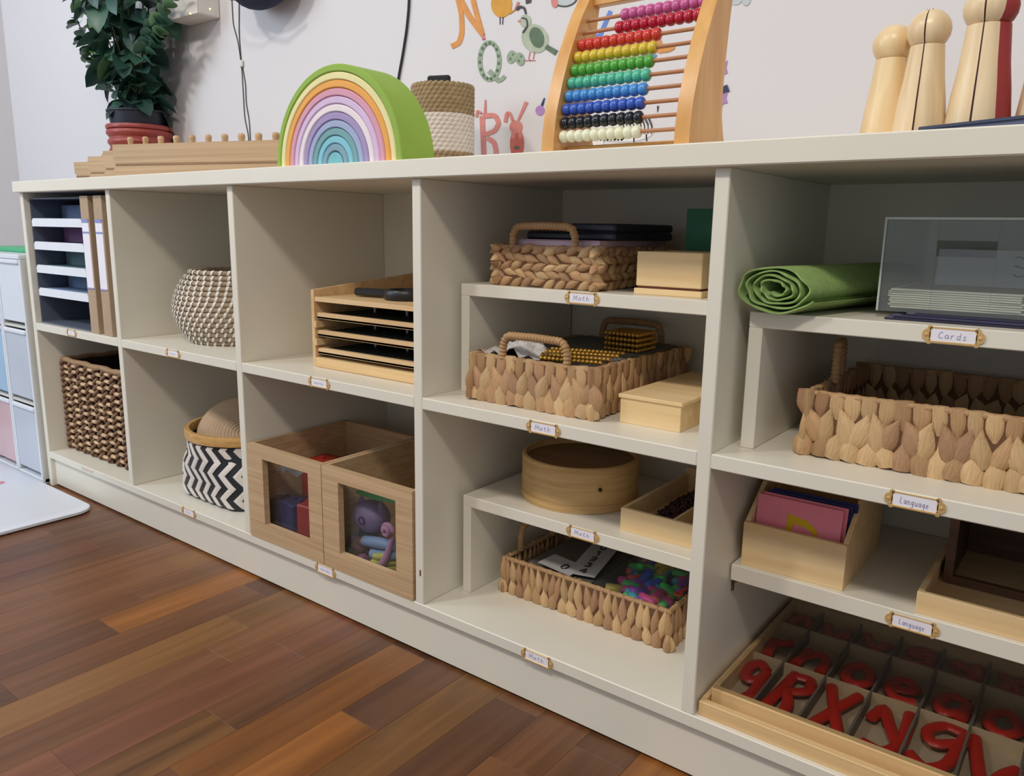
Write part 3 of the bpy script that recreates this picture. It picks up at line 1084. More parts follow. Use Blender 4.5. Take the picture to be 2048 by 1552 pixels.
G().lathe([(0.0004, 0.0012), (0.082, 0.0012), (0.082, 0.004), (0.0004, 0.004)], 24).obj('base', SEAG, bb, local=True)

ZZB = mat('palm_black', '#20252b', 0.5, var=0.06)
ZZW = mat('palm_white', '#e6ded6', 0.55, var=0.05, scale=60)
BAMB = wood('bamboo_rim', '#b88a50', '#d0a566', (40, 40, 200), 0.4)
zzx, zzy, ZR, ZH = 0.697, 0.163, 0.134, 0.144
zb = thing('zigzag_basket', 'black and white zigzag palm basket with a bamboo rim in the lower second compartment', 'basket', (zzx, zzy, ZB))


def rad(q, z):
    """round at the rim, a rounded square at the foot"""
    t = min(1.0, max(0.0, z / 0.11))
    n = 6.0 - 4.0 * t
    h = ZR * (0.90 + 0.10 * t)
    r = h / ((abs(math.cos(q)) ** n + abs(math.sin(q)) ** n) ** (1 / n))
    if z < 0.008:
        r -= 0.006 * (1 - z / 0.008)
    return r


g = G()
zs = [0.0005, 0.004, 0.010, 0.03, 0.06, 0.09, 0.12, ZH]
cols = 144
vs = [(rad(2 * PI * j / cols, z) * math.cos(2 * PI * j / cols), rad(2 * PI * j / cols, z) * math.sin(2 * PI * j / cols), z) for z in zs for j in range(cols)]
vs += [((rad(2 * PI * j / cols, z) - 0.004) * math.cos(2 * PI * j / cols), (rad(2 * PI * j / cols, z) - 0.004) * math.sin(2 * PI * j / cols), z) for z in (ZH, 0.06, 0.006) for j in range(cols)]
fs = [[i * cols + j, i * cols + (j + 1) % cols, (i + 1) * cols + (j + 1) % cols, (i + 1) * cols + j] for i in range(len(zs) + 2) for j in range(cols)]
fs += [[j for j in range(cols)][::-1], [(len(zs) + 2) * cols + j for j in range(cols)]]
g.add(vs, fs).obj('shell', ZZB, zb, angle=50, local=True)
NS = 26
per, amp, wd = 0.052, 0.0115, 0.0155
for s in range(NS):
    g = G()
    q0 = 2 * PI * s / NS
    vs, fs = [], []
    zs = []
    z = per / 8
    while z < ZH - 0.002:
        zs.append(z)
        z += per / 8
    for i, z in enumerate(zs):
        ph_ = ((z + 0.012 * (s % 2) * 0) / per) % 1.0
        tri = 4 * abs(ph_ - 0.5) - 1
        off = amp * tri
        for w in (-1, -0.34, 0.34, 1):
            qq = q0 + (off + w * wd / 2) / ZR
            base_r = rad(qq, z) + (0.0022 if abs(w) < 1 else 0.0016)
            vs.append((base_r * math.cos(qq), base_r * math.sin(qq), z))
        for w in (-1, 1):
            qq = q0 + (off + w * wd / 2) / ZR
            base_r = rad(qq, z) - 0.001
            vs.append((base_r * math.cos(qq), base_r * math.sin(qq), z))
    for i in range(len(zs) - 1):
        a, b2 = i * 6, i * 6 + 6
        fs += [[a, a + 1, b2 + 1, b2], [a + 1, a + 2, b2 + 2, b2 + 1], [a + 2, a + 3, b2 + 3, b2 + 2], [a, b2, b2 + 4, a + 4], [a + 3, a + 5, b2 + 5, b2 + 3]]
    g.add(vs, fs).obj('zigzag_strip', ZZW, zb, smooth=False, local=True)
G().lathe([(ZR - 0.006, ZH - 0.004), (ZR + 0.006, ZH - 0.004), (ZR + 0.007, ZH + 0.008), (ZR + 0.004, ZH + 0.016), (ZR - 0.004, ZH + 0.016), (ZR - 0.006, ZH + 0.01)], 48, loop=True).obj('rim', BAMB, zb, angle=50, local=True)
# straw disc and dark bundles in it
hat = thing('straw_disc', 'pale ribbed straw disc leaning out of the zigzag basket', 'disc', (0.668, 0.160, ZB + 0.120), rot=Vector((0.70, -0.42, 0.58)).to_track_quat('Z', 'Y').to_euler())
prh = [(0.0005, 0.024)]
for k in range(1, 15):
    r = 0.007 * k
    z = 0.024 - 0.020 * (r / 0.098) ** 2
    prh += [(r - 0.0022, z + 0.0012), (r + 0.0012, z + 0.0012), (r + 0.0022, z - 0.0012)]
prh += [(0.099, -0.004), (0.094, -0.007), (0.0005, 0.012)]
G().lathe(prh, 40).obj('crown', mat('straw', '#cdb295', 0.8, var=0.06), hat, angle=25, local=True)
for k, (dx, dy, r, cc, lab) in enumerate(((-0.050, -0.062, 0.026, '#343646', 'dark blue bundle lying low in the zigzag basket'), (-0.085, 0.022, 0.020, '#4a4038', 'small dark brown bundle at the left of the zigzag basket'))):
    g = G()
    for j in range(7):
        a = j * 0.9
        g.tube([(zzx + dx + r * math.cos(a) * .5, zzy + dy + r * math.sin(a) * .5, ZB + 0.075), (zzx + dx + r * math.cos(a + 1), zzy + dy + r * math.sin(a + 1), ZB + 0.112 - 0.003 * j), (zzx + dx - r * math.cos(a) * .6, zzy + dy - r * math.sin(a) * .6, ZB + 0.08)], 0.009, 7)
    g.tube([(zzx + dx, zzy + dy, ZB + 0.007), (zzx + dx, zzy + dy, ZB + 0.085)], [r, r * .8], 10)
    tag(g.obj('cloth_bundle', mat('bundle_%d' % k, cc, 0.9, var=0.2), angle=60), lab, 'bundle')

# ------------------------------------------------------------------ third bay: inset cabinet, magnifier, two bins
CAB = wood('cabinet_birch', '#cfa878', '#e2c294', (4, 60, 60), 0.5)
cb = thing('inset_cabinet', 'small birch tray cabinet with open slots in the third compartment', 'cabinet', (1.205, 0.20, ZM))
cx0, cx1, cy0, cy1 = 1.050, 1.362, 0.068, 0.345
G().prism([(cy0, ZM), (cy1, ZM), (cy1, 0.606), (cy0, 0.5835)], cx0, cx0 + 0.008, 'yz').obj('side_panel', CAB, cb, smooth=False)
G().prism([(cy0, ZM), (cy1, ZM), (cy1, 0.606), (cy0, 0.5835)], cx1 - 0.008, cx1, 'yz').obj('side_panel', CAB, cb, smooth=False)
G().box(cx0 + 0.008, cx1 - 0.008, cy1 - 0.008, cy1, ZM, 0.606).obj('back_panel', CAB, cb, smooth=False)
G().box(cx0 + 0.008, cx1 - 0.008, cy0 + 0.001, cy1 - 0.008, 0.5625, 0.571, 0.0006).obj('top_board', CAB, cb, smooth=False)
INS = mat('inset_dark', '#23302f', 0.5, var=0.1)
for k, z in enumerate((0.531, 0.499, 0.466)):
    tr = G().box(cx0 + 0.010, cx1 - 0.010, cy0 + 0.004, cy1 - 0.010, z, z + 0.004).box(cx0 + 0.010, cx1 - 0.010, cy0 + 0.004, cy0 + 0.014, z, z + 0.011, 0.0006).box(cx0 + 0.010, cx0 + 0.018, cy0 + 0.014, cy1 - 0.010, z, z + 0.011).box(cx1 - 0.018, cx1 - 0.010, cy0 + 0.014, cy1 - 0.010, z, z + 0.011)
    tr = tr.obj('tray', CAB, cb, smooth=False)
    G().box(cx0 + 0.020, cx1 - 0.020, cy0 + 0.020, cy1 - 0.012, z + 0.0042, z + 0.0095).obj('inset_plate', INS, tr, smooth=False)
    for j in range(3):
        G().tube([(1.12 + j * 0.085, 0.16, z + 0.0095), (1.12 + j * 0.085, 0.16, z + 0.022)], [0.002, 0.003], 8).obj('knob', LIP, tr)
    if k:
        for xs, dz in ((cx0 + 0.0085, 0.016), (cx1 - 0.0125, 0.012)):
            G().box(xs, xs + 0.006, cy0 - 0.002, cy0 + 0.05, z + dz, z + dz + 0.012).obj('runner', CAB, cb, smooth=False)
G().box(cx0 + 0.009, cx1 - 0.009, cy0 - 0.001, cy1 - 0.009, ZM + 0.0005, ZM + 0.018, 0.0008).obj('drawer', PINE, cb, smooth=False)

mg = thing('magnifier', 'black round magnifier with a stubby handle on the birch tray cabinet', 'magnifier', (1.215, 0.150, 0.5711))
G().lathe([(0.030, 0.001), (0.040, 0.001), (0.042, 0.006), (0.042, 0.014), (0.039, 0.018), (0.032, 0.018), (0.030, 0.014)], 28, loop=True).obj('ring', BLACKP, mg, angle=40, local=True)
G().lathe([(0.0004, 0.008), (0.031, 0.007), (0.031, 0.011), (0.0004, 0.012)], 24).obj('lens', CLEAR, mg, local=True)
G().box(-0.115, -0.040, -0.010, 0.010, 0.002, 0.016, 0.004, mtx=Matrix.Rotation(0.16, 4, 'Z')).obj('handle', BLACKP, mg, smooth=False, local=True)


def bin_(x0, x1, wx0, wx1, label):
    t = thing('window_bin', label, 'bin', ((x0 + x1) / 2, 0.125, ZB), group='oak bins with a window')
    z1, yb = 0.2855, 0.248
    G().frame(x0, x1, ZB, z1, wx0, wx1, 0.131, 0.262, -0.002, 0.010).obj('front_panel', OAK, t, smooth=False)
    G().box(x0, x0 + 0.008, 0.010, yb, ZB, z1).obj('side_panel', OAK, t, smooth=False)
    G().box(x1 - 0.008, x1, 0.010, yb, ZB, z1).obj('side_panel', OAK, t, smooth=False)
    G().box(x0 + 0.008, x1 - 0.008, yb - 0.008, yb, ZB, z1).obj('back_panel', OAK, t, smooth=False)
    G().box(x0 + 0.008, x1 - 0.008, 0.010, yb - 0.008, ZB, ZB + 0.006).obj('bottom', OAK, t, smooth=False)
    G().box(wx0 - 0.006, wx1 + 0.006, 0.0102, 0.0122, 0.125, 0.268).obj('window_pane', CLEAR, t, smooth=False)
    return t


bin_(0.9275, 1.1490, 0.976, 1.112, 'left oak bin with an acrylic window showing red and blue blocks')
bin_(1.1510, 1.3740, 1.194, 1.336, 'right oak bin with an acrylic window showing pastel plastic toys')
BF = ZB + 0.0065


def toyblock(x, y, z, s, cc, lab, rz=0.0):
    t = G().box(-s[0] / 2, s[0] / 2, -s[1] / 2, s[1] / 2, 0, s[2], 0.003)
    for i in range(2):
        t.lathe([(0.007, s[2]), (0.007, s[2] + 0.004), (0.0003, s[2] + 0.004)], 10, c=((i - .5) * s[0] * .5, 0, 0))
    o = t.obj('toy_block', mat('block_' + cc, cc, 0.35, var=0.03), smooth=False, local=True)
    o.location = (x, y, z)
    o.rotation_euler = (0, 0, rz)
    tag(o, lab, 'toy block', 'studded blocks in the left bin')


toyblock(1.060, 0.048, BF, (0.040, 0.05, 0.078), '#b02a25', 'tall red studded block at the right of the left bin window', 0.1)
toyblock(1.008, 0.050, BF, (0.046, 0.05, 0.070), '#35356f', 'dark blue studded block in the middle of the left bin', -0.1)
toyblock(0.958, 0.056, BF, (0.040, 0.05, 0.060), '#3a2c45', 'dark purple studded block at the left of the left bin', 0.05)
toyblock(1.000, 0.140, BF, (0.100, 0.07, 0.128), '#a83228', 'big dull red studded block at the back of the left bin', 0.0)
toyblock(1.108, 0.060, BF, (0.040, 0.06, 0.050), '#2f6f49', 'green studded block in the right rear corner of the left bin', 0.0)

PURP = mat('toy_purple', '#8f76a6', 0.5, var=0.06)
PBLUE = mat('toy_blue', '#8ea0cc', 0.5, var=0.05)
PPINK = mat('toy_pink', '#c98cb4', 0.5, var=0.05)
PYEL = mat('toy_yellow', '#cfc05c', 0.5, var=0.05)
PGRN = mat('toy_green', '#58b26a', 0.5, var=0.05)
pt = thing('plush_head', 'purple round toy head with pointed ears and one ringed eye, in the right bin', 'toy', (1.216, 0.055, BF + 0.056))
G().ell((0, 0, 0.030), (0.038, 0.030, 0.030), 18, 12).obj('head', PURP, pt, angle=80, local=True)
for s in (-1, 1):
    G().lathe([(0.010, 0.052), (0.006, 0.062), (0.0004, 0.072)], 10, c=(s * 0.026, 0.0, -0.006)).obj('ear', PURP, pt, local=True)
G().lathe([(0.0055, 0), (0.0075, 0), (0.0075, 0.002), (0.0055, 0.002)], 16, loop=True, mtx=Matrix.Translation((0.006, -0.029, 0.032)) @ Matrix.Rotation(PI / 2, 4, 'X')).obj('eye', mat('toy_eye', '#4a3a5c', 0.4), pt, local=True)
g = G().tube([(1.220, 0.034, BF + 0.047), (1.258, 0.030, BF + 0.055), (1.298, 0.036, BF + 0.057)], [0.0095, 0.010, 0.009], 12)
tag(g.obj('toy_tube', PBLUE), 'pale blue toy tube lying across the right bin window', 'toy')
g = G().tube([(1.243, 0.032, BF + 0.030), (1.273, 0.030, BF + 0.034), (1.303, 0.038, BF + 0.042)], [0.010, 0.010, 0.008], 12)
tag(g.obj('toy_tube', PBLUE), 'second pale blue toy tube, just under the upper one', 'toy')
g = G()
pts = [(1.290 + 0.012 * math.cos(a) * (1 - a / 14), 0.024 - 0.0008 * a, BF + 0.088 + 0.012 * math.sin(a) * (1 - a / 14)) for a in [i * 0.5 for i in range(20)]]
g.tube(pts, 0.0042, 8)
tag(g.obj('toy_curl', PPINK), 'curled pink toy curl behind the upper right of the right bin window', 'toy')
g = G().tube([(1.276, 0.022, BF + 0.022), (1.290, 0.022, BF + 0.045), (1.298, 0.026, BF + 0.075)], [0.007, 0.006, 0.004], 10)
tag(g.obj('toy_wand', PPINK), 'slanting pink toy wand at the right of the right bin window', 'toy')
for k, (dx, dz) in enumerate(((0, 0), (0.001, 0.013), (0.006, 0.025))):
    g = G().tube([(1.254 + dx, 0.017, BF + 0.010 + dz), (1.262 + dx, 0.020, BF + 0.010 + dz), (1.294, 0.040, BF + 0.012 + dz)], [0.0045, 0.0065, 0.006], 10)
    tag(g.obj('toy_peg', PYEL), ('lowest', 'middle', 'topmost')[k] + ' of three yellow toy pegs at the bottom of the right bin window', 'toy', 'yellow toy pegs')
for k, (x, y, z, r, cc, lab) in enumerate(((1.173, 0.030, 0.010, 0.013, '#3e6f5e', 'dark green toy ball at the lower left of the right bin window'),
                                         (1.196, 0.045, 0.024, 0.018, '#8a5a4a', 'brown toy ball under the purple head'),
                                         (1.186, 0.075, 0.035, 0.020, '#6f8a90', 'grey blue toy ball behind the brown one'),
                                         (1.220, 0.026, 0.010, 0.012, '#a85f9c', 'magenta toy ball left of the yellow pegs'),
                                         (1.158, 0.060, 0.018, 0.016, '#6b5a86', 'violet toy ball in the left corner of the right bin'))):
    g = G().ell((x, y, BF + z + r * .3), (r, r, r * .9), 14, 10)
    g.ell((x + r * .6, y - r * .5, BF + z + r * .9), (r * .4, r * .4, r * .4), 8, 6)
    tag(g.obj('toy_ball', mat('toy_' + cc, cc, 0.45, var=0.2, scale=60), angle=80), lab, 'toy')
lf = thing('toy_leaf', 'bright green plastic leaf seen at the top of the right bin window', 'toy', (1.248, 0.050, BF + 0.128), rz=0.2)
G().prism([(-0.055, 0.0), (-0.03, 0.012), (0.01, 0.018), (0.05, 0.014), (0.06, 0.0), (0.03, -0.010), (-0.02, -0.010)], 0, 0.006, 'xy').obj('blade', PGRN, lf, smooth=False, local=True)
G().tube([(-0.05, 0, 0.006), (0.055, 0.002, 0.006)], 0.0016, 6).obj('vein', mat('toy_vein', '#3f8a52', 0.5), lf, local=True)
g = G()
g.prism([(1.318, BF + 0.10), (1.345, BF + 0.10), (1.352, BF + 0.165), (1.335, BF + 0.178), (1.316, BF + 0.150)], 0.150, 0.158)
g.prism([(1.300, BF + 0.07), (1.340, BF + 0.07), (1.345, BF + 0.14), (1.322, BF + 0.15)], 0.135, 0.141)
tag(g.obj('toy_crest', mat('toy_lime', '#7fb258', 0.5), smooth=False), 'lime green toy fin standing up in the back of the right bin', 'toy')

wr = thing('paper_scrap', 'crumpled white scrap at the top of the left bin window', 'paper', (1.020, 0.030, BF + 0.1325))
g = G()
rq = random.Random(4)
vs = [((i - 4) * 0.0085 + rq.uniform(-.002, .002), (j - 1.5) * 0.008, 0.001 + rq.uniform(0, 0.010)) for i in range(9) for j in range(4)]
fs = [[i * 4 + j, i * 4 + j + 1, (i + 1) * 4 + j + 1, (i + 1) * 4 + j] for i in range(8) for j in range(3)]
g.add(vs, fs).obj('sheet', mat('scrap_white', '#d8d4d8', 0.7), wr, smooth=False, local=True)
G().box(-0.030, -0.010, 0.012, 0.016, -0.006, 0.004, 0.001).obj('tail', mat('scrap_white', '#d8d4d8', 0.7), wr, smooth=False, local=True)

# ------------------------------------------------------------------ water hyacinth baskets
def blade_mesh(L, W, T, prof, bend=0.0, k=8):
    """leaf with a given width profile from foot to tip"""
    n = len(prof) - 1
    vs, fs = [], []
    for i, w in enumerate(prof):
        t = i / n
        for j in range(k):
            q = 2 * PI * j / k
            c, s_ = math.cos(q), math.sin(q)
            ridge = 1.0 + 0.10 * math.cos(3 * q)
            vs.append((W / 2 * w * c + bend * math.sin(PI * t), T / 2 * (0.35 + 0.65 * w) * s_ * ridge, (t - .5) * L))
    for i in range(n):
        for j in range(k):
            l = (j + 1) % k
            fs.append([i * k + j, i * k + l, (i + 1) * k + l, (i + 1) * k + j])
    fs.append(list(range(k))[::-1])
    fs.append([n * k + j for j in range(k)])
    me = smoothmesh(G().add(vs, fs).mesh('strand'), 50)
    me.materials.append(HY[0])
    return me


S_LONG = [blade_mesh(0.046, 0.0165, 0.013, (.06, .45, .8, 1, .92, .66, .34, .04), b_) for b_ in (-0.0022, 0.0, 0.0025)]
S_BLADE = [blade_mesh(0.046, 0.0225, 0.012, (.35, .8, 1, .98, .8, .55, .28, .02), b_) for b_ in (-0.003, 0.0012, 0.003)]
S_SHORT = [blade_mesh(0.036, 0.0225, 0.0115, (.80, .98, 1, .86, .55, .25, .02), b_) for b_ in (-0.002, 0.0, 0.002)]
S_BAND = [blade_mesh(0.032, 0.0200, 0.0095, (.25, .62, .9, 1, 1, 1, .96), b_) for b_ in (-0.001, 0.001)]
S_BRAID = [blade_mesh(0.029, 0.0135, 0.014, (.08, .5, .9, 1, .85, .5, .06), b_) for b_ in (-0.0015, 0.0015)]
rb_ = random.Random(5)


def pick():
    q = rb_.random()
    return HY[0] if q < .45 else (HY[1] if q < .75 else HY[2])


def weave(t, x0, x1, y0, y1, z0, z1, style, sides='FRBL'):
    """walls of plaited leaves round a thin dark core, in the frame of thing t"""
    o = ORI[t.name]
    core = G()
    w = 0.004
    core.box(x0, x1, y0, y0 + w, z0, z1 - .004).box(x0, x1, y1 - w, y1, z0, z1 - .004).box(x0, x0 + w, y0 + w, y1 - w, z0, z1 - .004).box(x1 - w, x1, y0 + w, y1 - w, z0, z1 - .004)
    core.box(x0 + w, x1 - w, y0 + w, y1 - w, z0, z0 + 0.004)
    core.obj('core', DARKIN, t, smooth=False)
    edges = {'F': ((x0, y0 + w / 2), (x1, y0 + w / 2), 0), 'B': ((x1, y1 - w / 2), (x0, y1 - w / 2), PI), 'R': ((x1 - w / 2, y0), (x1 - w / 2, y1), PI / 2), 'L': ((x0 + w / 2, y1), (x0 + w / 2, y0), -PI / 2)}
    H = z1 - z0
    for s in sides:
        (ax, ay), (bx, by), rz = edges[s]
        ln = math.hypot(bx - ax, by - ay)

        def put(mes, u, z, tilt, sx=1.0, sz=1.0, out=0.0):
            me = mes[rb_.randrange(len(mes))]
            px, py = ax + (bx - ax) * u, ay + (by - ay) * u
            e = Matrix.Rotation(rz, 3, 'Z') @ Matrix.Rotation(tilt, 3, 'Y')
            d = Matrix.Rotation(rz, 3, 'Z') @ Vector((0, -out, 0))
            inst(me, 'strand', t, Vector((px, py, z)) + d - o, e.to_euler(), (sx * rb_.uniform(.85, 1.15), rb_.uniform(.9, 1.15), sz * rb_.uniform(.9, 1.1)), pick())
        if style == 'leaf':           # folded band at the rim, pointed leaves below it
            n = max(3, int(ln / 0.0172))
            for i in range(n + 1):
                put(S_BAND, min(1, i / n), z1 - 0.0155, rb_.uniform(-.10, .10))
            for i in range(n + 1):
                put(S_BLADE, min(1, (i + .5) / n), z0 + H * .50, (0.26 if i % 2 else -0.22) + rb_.uniform(-.12, .12), 1.08, 1.0, 0.0022)
            for i in range(n + 1):
                put(S_SHORT, min(1, (i + .2) / n), z0 + 0.0175, rb_.uniform(-.28, .28), 1.06, 1.0, 0.0030)
        elif style == 'spindle':      # narrow upright spindles with small feet
            n = max(3, int(ln / 0.0132))
            for i in range(n + 1):
                put(S_LONG, min(1, (i + .3) / n), z1 - H * .40, rb_.uniform(-.16, .16), .95, H * .84 / 0.046, 0.001 * (i % 2))
            n = max(3, int(ln / 0.0165))
            for i in range(n + 1):
                put(S_SHORT, min(1, i / n), z0 + H * .24, rb_.uniform(-.2, .2), .8, H * .50 / 0.036, 0.0026)
        else:                         # horizontal braids
            rows = 5
            for r in range(rows):
                n = max(3, int(ln / 0.0190))
                z = z0 + 0.0065 + r * (H - 0.013) / (rows - 1)
                for i in range(n + 1):
                    put(S_BRAID, min(1, (i + .3 * (r % 2)) / n), z + rb_.uniform(-.0012, .0012), PI / 2 + (0.42 if r % 2 else -0.42) + rb_.uniform(-.18, .18), 1.1)
    # bound rim
    for s in sides:
        (ax, ay), (bx, by), rz = edges[s]
        ln = math.hypot(bx - ax, by - ay)
        m_ = max(6, int(ln / 0.006))
        pts = [(ax + (bx - ax) * i / m_, ay + (by - ay) * i / m_, z1 - 0.003) for i in range(m_ + 1)]
        G().tube(pts, [0.0036 + 0.0009 * (i % 3 == 0) for i in range(m_ + 1)], 7).obj('rim', HY[1], t, angle=70)


def handle(t, a, b_, z0, h, r=0.0055):
    """wrapped arch handle between two points of a rim"""
    ax, ay = a
    bx, by = b_
    raw = [(0, 0), (0.01, .60), (0.05, .90), (.12, 1.0), (.5, 1.03), (.88, 1.0), (.95, .90), (.99, .60), (1, 0)]
    pts = []
    for i in range(len(raw) - 1):
        for q in range(9):
            f = q / 9
            u = raw[i][0] + (raw[i + 1][0] - raw[i][0]) * f
            v = raw[i][1] + (raw[i + 1][1] - raw[i][1]) * f
            pts.append((ax + (bx - ax) * u, ay + (by - ay) * u, z0 + h * v))
    pts.append((bx, by, z0))
    P = [Vector(p) for p in pts]
    acc = [0.0]
    for a_, c_ in zip(P[:-1], P[1:]):
        acc.append(acc[-1] + (c_ - a_).length)
    pts, rr = [], []
    step = 0.0014
    m_ = int(acc[-1] / step)
    k = 0
    for i in range(m_ + 1):
        d = acc[-1] * i / m_
        while k < len(acc) - 2 and acc[k + 1] < d:
            k += 1
        pts.append(P[k].lerp(P[k + 1], min(1, (d - acc[k]) / max(1e-9, acc[k + 1] - acc[k]))))
        rr.append(r * (0.80, 1.02, 1.08, 1.02)[i % 4])
    return G().tube(pts, rr, 8).obj('handle', mat('hyacinth_wrap', '#b58e62', 0.65, var=0.15, scale=60), t, angle=80)


# ------------------------------------------------------------------ fourth bay
t = thing('braided_basket', 'small braided hyacinth basket with an arched handle on the upper riser', 'basket', (1.555, 0.20, ZR4U))
weave(t, 1.462, 1.642, 0.096, 0.325, ZR4U + 0.001, 0.674, 'braid', 'FRLB')
handle(t, (1.492, 0.098), (1.604, 0.098), 0.670, 0.032, 0.0058)
bk = thing('pink_book', 'pink paperback lying on top of the small braided basket', 'book', (1.555, 0.207, 0.6740))
G().box(1.486, 1.640, 0.106, 0.312, 0.6740, 0.6750).box(1.486, 1.640, 0.106, 0.312, 0.6825, 0.6835).box(1.486, 1.4875, 0.106, 0.312, 0.6750, 0.6825).obj('cover', mat('pink_cover', '#b98fa0', 0.6), bk, smooth=False)
G().box(1.4875, 1.638, 0.108, 0.310, 0.6750, 0.6825).obj('pages', mat('pink_pages', '#cbb0bb', 0.8), bk, smooth=False)
nb = thing('navy_case', 'dark navy case on top of the pink book in the braided basket', 'case', (1.575, 0.215, 0.6836))
G().box(1.500, 1.655, 0.120, 0.300, 0.6836, 0.6950, 0.003).obj('case_base', mat('navy_case', '#1b2030', 0.5), nb, smooth=False)
G().box(1.500, 1.655, 0.120, 0.300, 0.6955, 0.7075, 0.003).obj('case_lid', mat('navy_case', '#1b2030', 0.5), nb, smooth=False)
wb2 = thing('lidded_box', 'upright birch box standing on its dark-lined lid, beside the small braided basket', 'box', (1.747, 0.16, ZR4U))
G().box(1.698, 1.797, 0.102, 0.215, ZR4U, ZR4U + 0.0085, 0.001).obj('lid', BIRCH, wb2, smooth=False)
G().box(1.702, 1.793, 0.106, 0.211, ZR4U + 0.0085, ZR4U + 0.0115).obj('felt_line', mat('brown_felt', '#5e3322', 0.8), wb2, smooth=False)
G().box(1.700, 1.795, 0.104, 0.213, ZR4U + 0.0115, 0.671, 0.001).obj('body', BIRCH, wb2, smooth=False)
gb = thing('green_binder', 'dark green binder standing at the back behind the birch box', 'binder', (1.745, 0.25, ZR4U))
GRB = mat('green_binder', '#1f7050', 0.5)
G().box(1.706, 1.820, 0.238, 0.241, ZR4U, 0.731).box(1.706, 1.820, 0.265, 0.268, ZR4U, 0.731).box(1.706, 1.709, 0.241, 0.265, ZR4U, 0.731).obj('cover', GRB, gb, smooth=False)
G().box(1.711, 1.816, 0.2425, 0.2635, ZR4U + .002, 0.726).obj('pages', CARD, gb, smooth=False)

t = thing('bead_tray', 'shallow hyacinth tray basket holding golden bead chains under the upper riser', 'basket', (1.565, 0.19, ZM))
weave(t, 1.457, 1.672, 0.048, 0.335, ZM + 0.001, 0.513, 'leaf', 'FRLB')
handle(t, (1.513, 0.050), (1.628, 0.050), 0.508, 0.037, 0.0058)
handle(t, (1.513, 0.333), (1.628, 0.333), 0.508, 0.037, 0.0058)
BEADG = mat('gold_bead', '#b58a38', 0.25, 0.55, var=0.05)
beadlet = G().ell((0, 0, 0), (0.0034, 0.0034, 0.0034), 6, 5)


def bead_run(g, pts, r=0.0034):
    for p in pts:
        g.ell(p, (r, r, r), 7, 5)


for k, (xa, ya, xb, yb, z) in enumerate(((1.575, 0.062, 1.662, 0.082, 0.516), (1.566, 0.078, 1.662, 0.104, 0.518), (1.560, 0.096, 1.662, 0.128, 0.520), (1.556, 0.118, 1.658, 0.152, 0.521))):
    g = G()
    n = int(math.hypot(xb - xa, yb - ya) / 0.0062)
    bead_run(g, [(xa + (xb - xa) * i / n, ya + (yb - ya) * i / n, z) for i in range(n + 1)], 0.0036)
    g.tube([(xa, ya, z), (xb, yb, z)], 0.0008, 5)
    tag(g.obj('bead_chain', BEADG, angle=80), ('front', 'second', 'third', 'fourth')[k] + ' golden bead chain from the front of the hyacinth tray', 'beads', 'golden bead chains')
for k in range(4):
    g = G()
    z = 0.5185 + k * 0.0080
    for i in range(9):
        bead_run(g, [(1.600 + j * 0.0068, 0.200 + i * 0.0070, z) for j in range(9) if i in (0, 8) or j in (0, 8) or k == 3], 0.0036)
    g.box(1.602, 1.652, 0.202, 0.254, z - 0.001, z + 0.001)
    tag(g.obj('bead_square', BEADG, angle=80), ('lowest', 'second', 'third', 'topmost')[k] + ' of the four stacked golden bead squares', 'beads', 'stacked bead squares')
g = G()
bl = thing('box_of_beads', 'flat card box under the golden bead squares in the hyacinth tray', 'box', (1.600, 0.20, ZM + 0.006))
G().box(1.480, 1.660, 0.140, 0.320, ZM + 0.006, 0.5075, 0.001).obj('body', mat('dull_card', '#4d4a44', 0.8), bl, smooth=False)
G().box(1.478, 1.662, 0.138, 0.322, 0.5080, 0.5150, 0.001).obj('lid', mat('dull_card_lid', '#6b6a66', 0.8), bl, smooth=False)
nt_ = thing('mesh_bag', 'crumpled white mesh bag in the left corner of the hyacinth tray', 'bag', (1.515, 0.10, 0.500))
g = G()
NU, NV = 14, 10
vs, fs = [], []
rz_ = random.Random(3)
for i in range(NU + 1):
    for j in range(NV + 1):
        u, v = i / NU - .5, j / NV - .5
        h = 0.030 * max(0, 1 - abs(u - .05) * 2.6 - abs(v) * 1.2) + 0.006 * math.sin(i * 1.9) * math.cos(j * 1.3) + rz_.uniform(-.001, .001)
        vs.append((u * 0.13, v * 0.075, 0.012 + max(0, h)))
for i in range(NU):
    for j in range(NV):
        a = i * (NV + 1) + j
        fs.append([a, a + 1, a + NV + 2, a + NV + 1])
g.add(vs, fs).obj('cloth', mat('mesh_cloth', '#cfcac8', 0.8, var=0.18, scale=260), nt_, angle=30, local=True)
G().box(-0.055, 0.055, -0.035, 0.035, -0.05, 0.010, 0.004).obj('stuffing', mat('bag_stuffing', '#8d8a88', 0.9), nt_, smooth=False, local=True)

fb = thing('flat_box', 'flat birch box with a closed lid at the right of the hyacinth tray', 'box', (1.750, 0.17, ZM))
G().box(1.7055, 1.795, 0.066, 0.290, ZM, 0.476, 0.0006).obj('body', BIRCH, fb, smooth=False)
G().box(1.703, 1.7975, 0.0635, 0.2925, 0.476, 0.4815, 0.0008).obj('lid', BIRCH, fb, smooth=False)

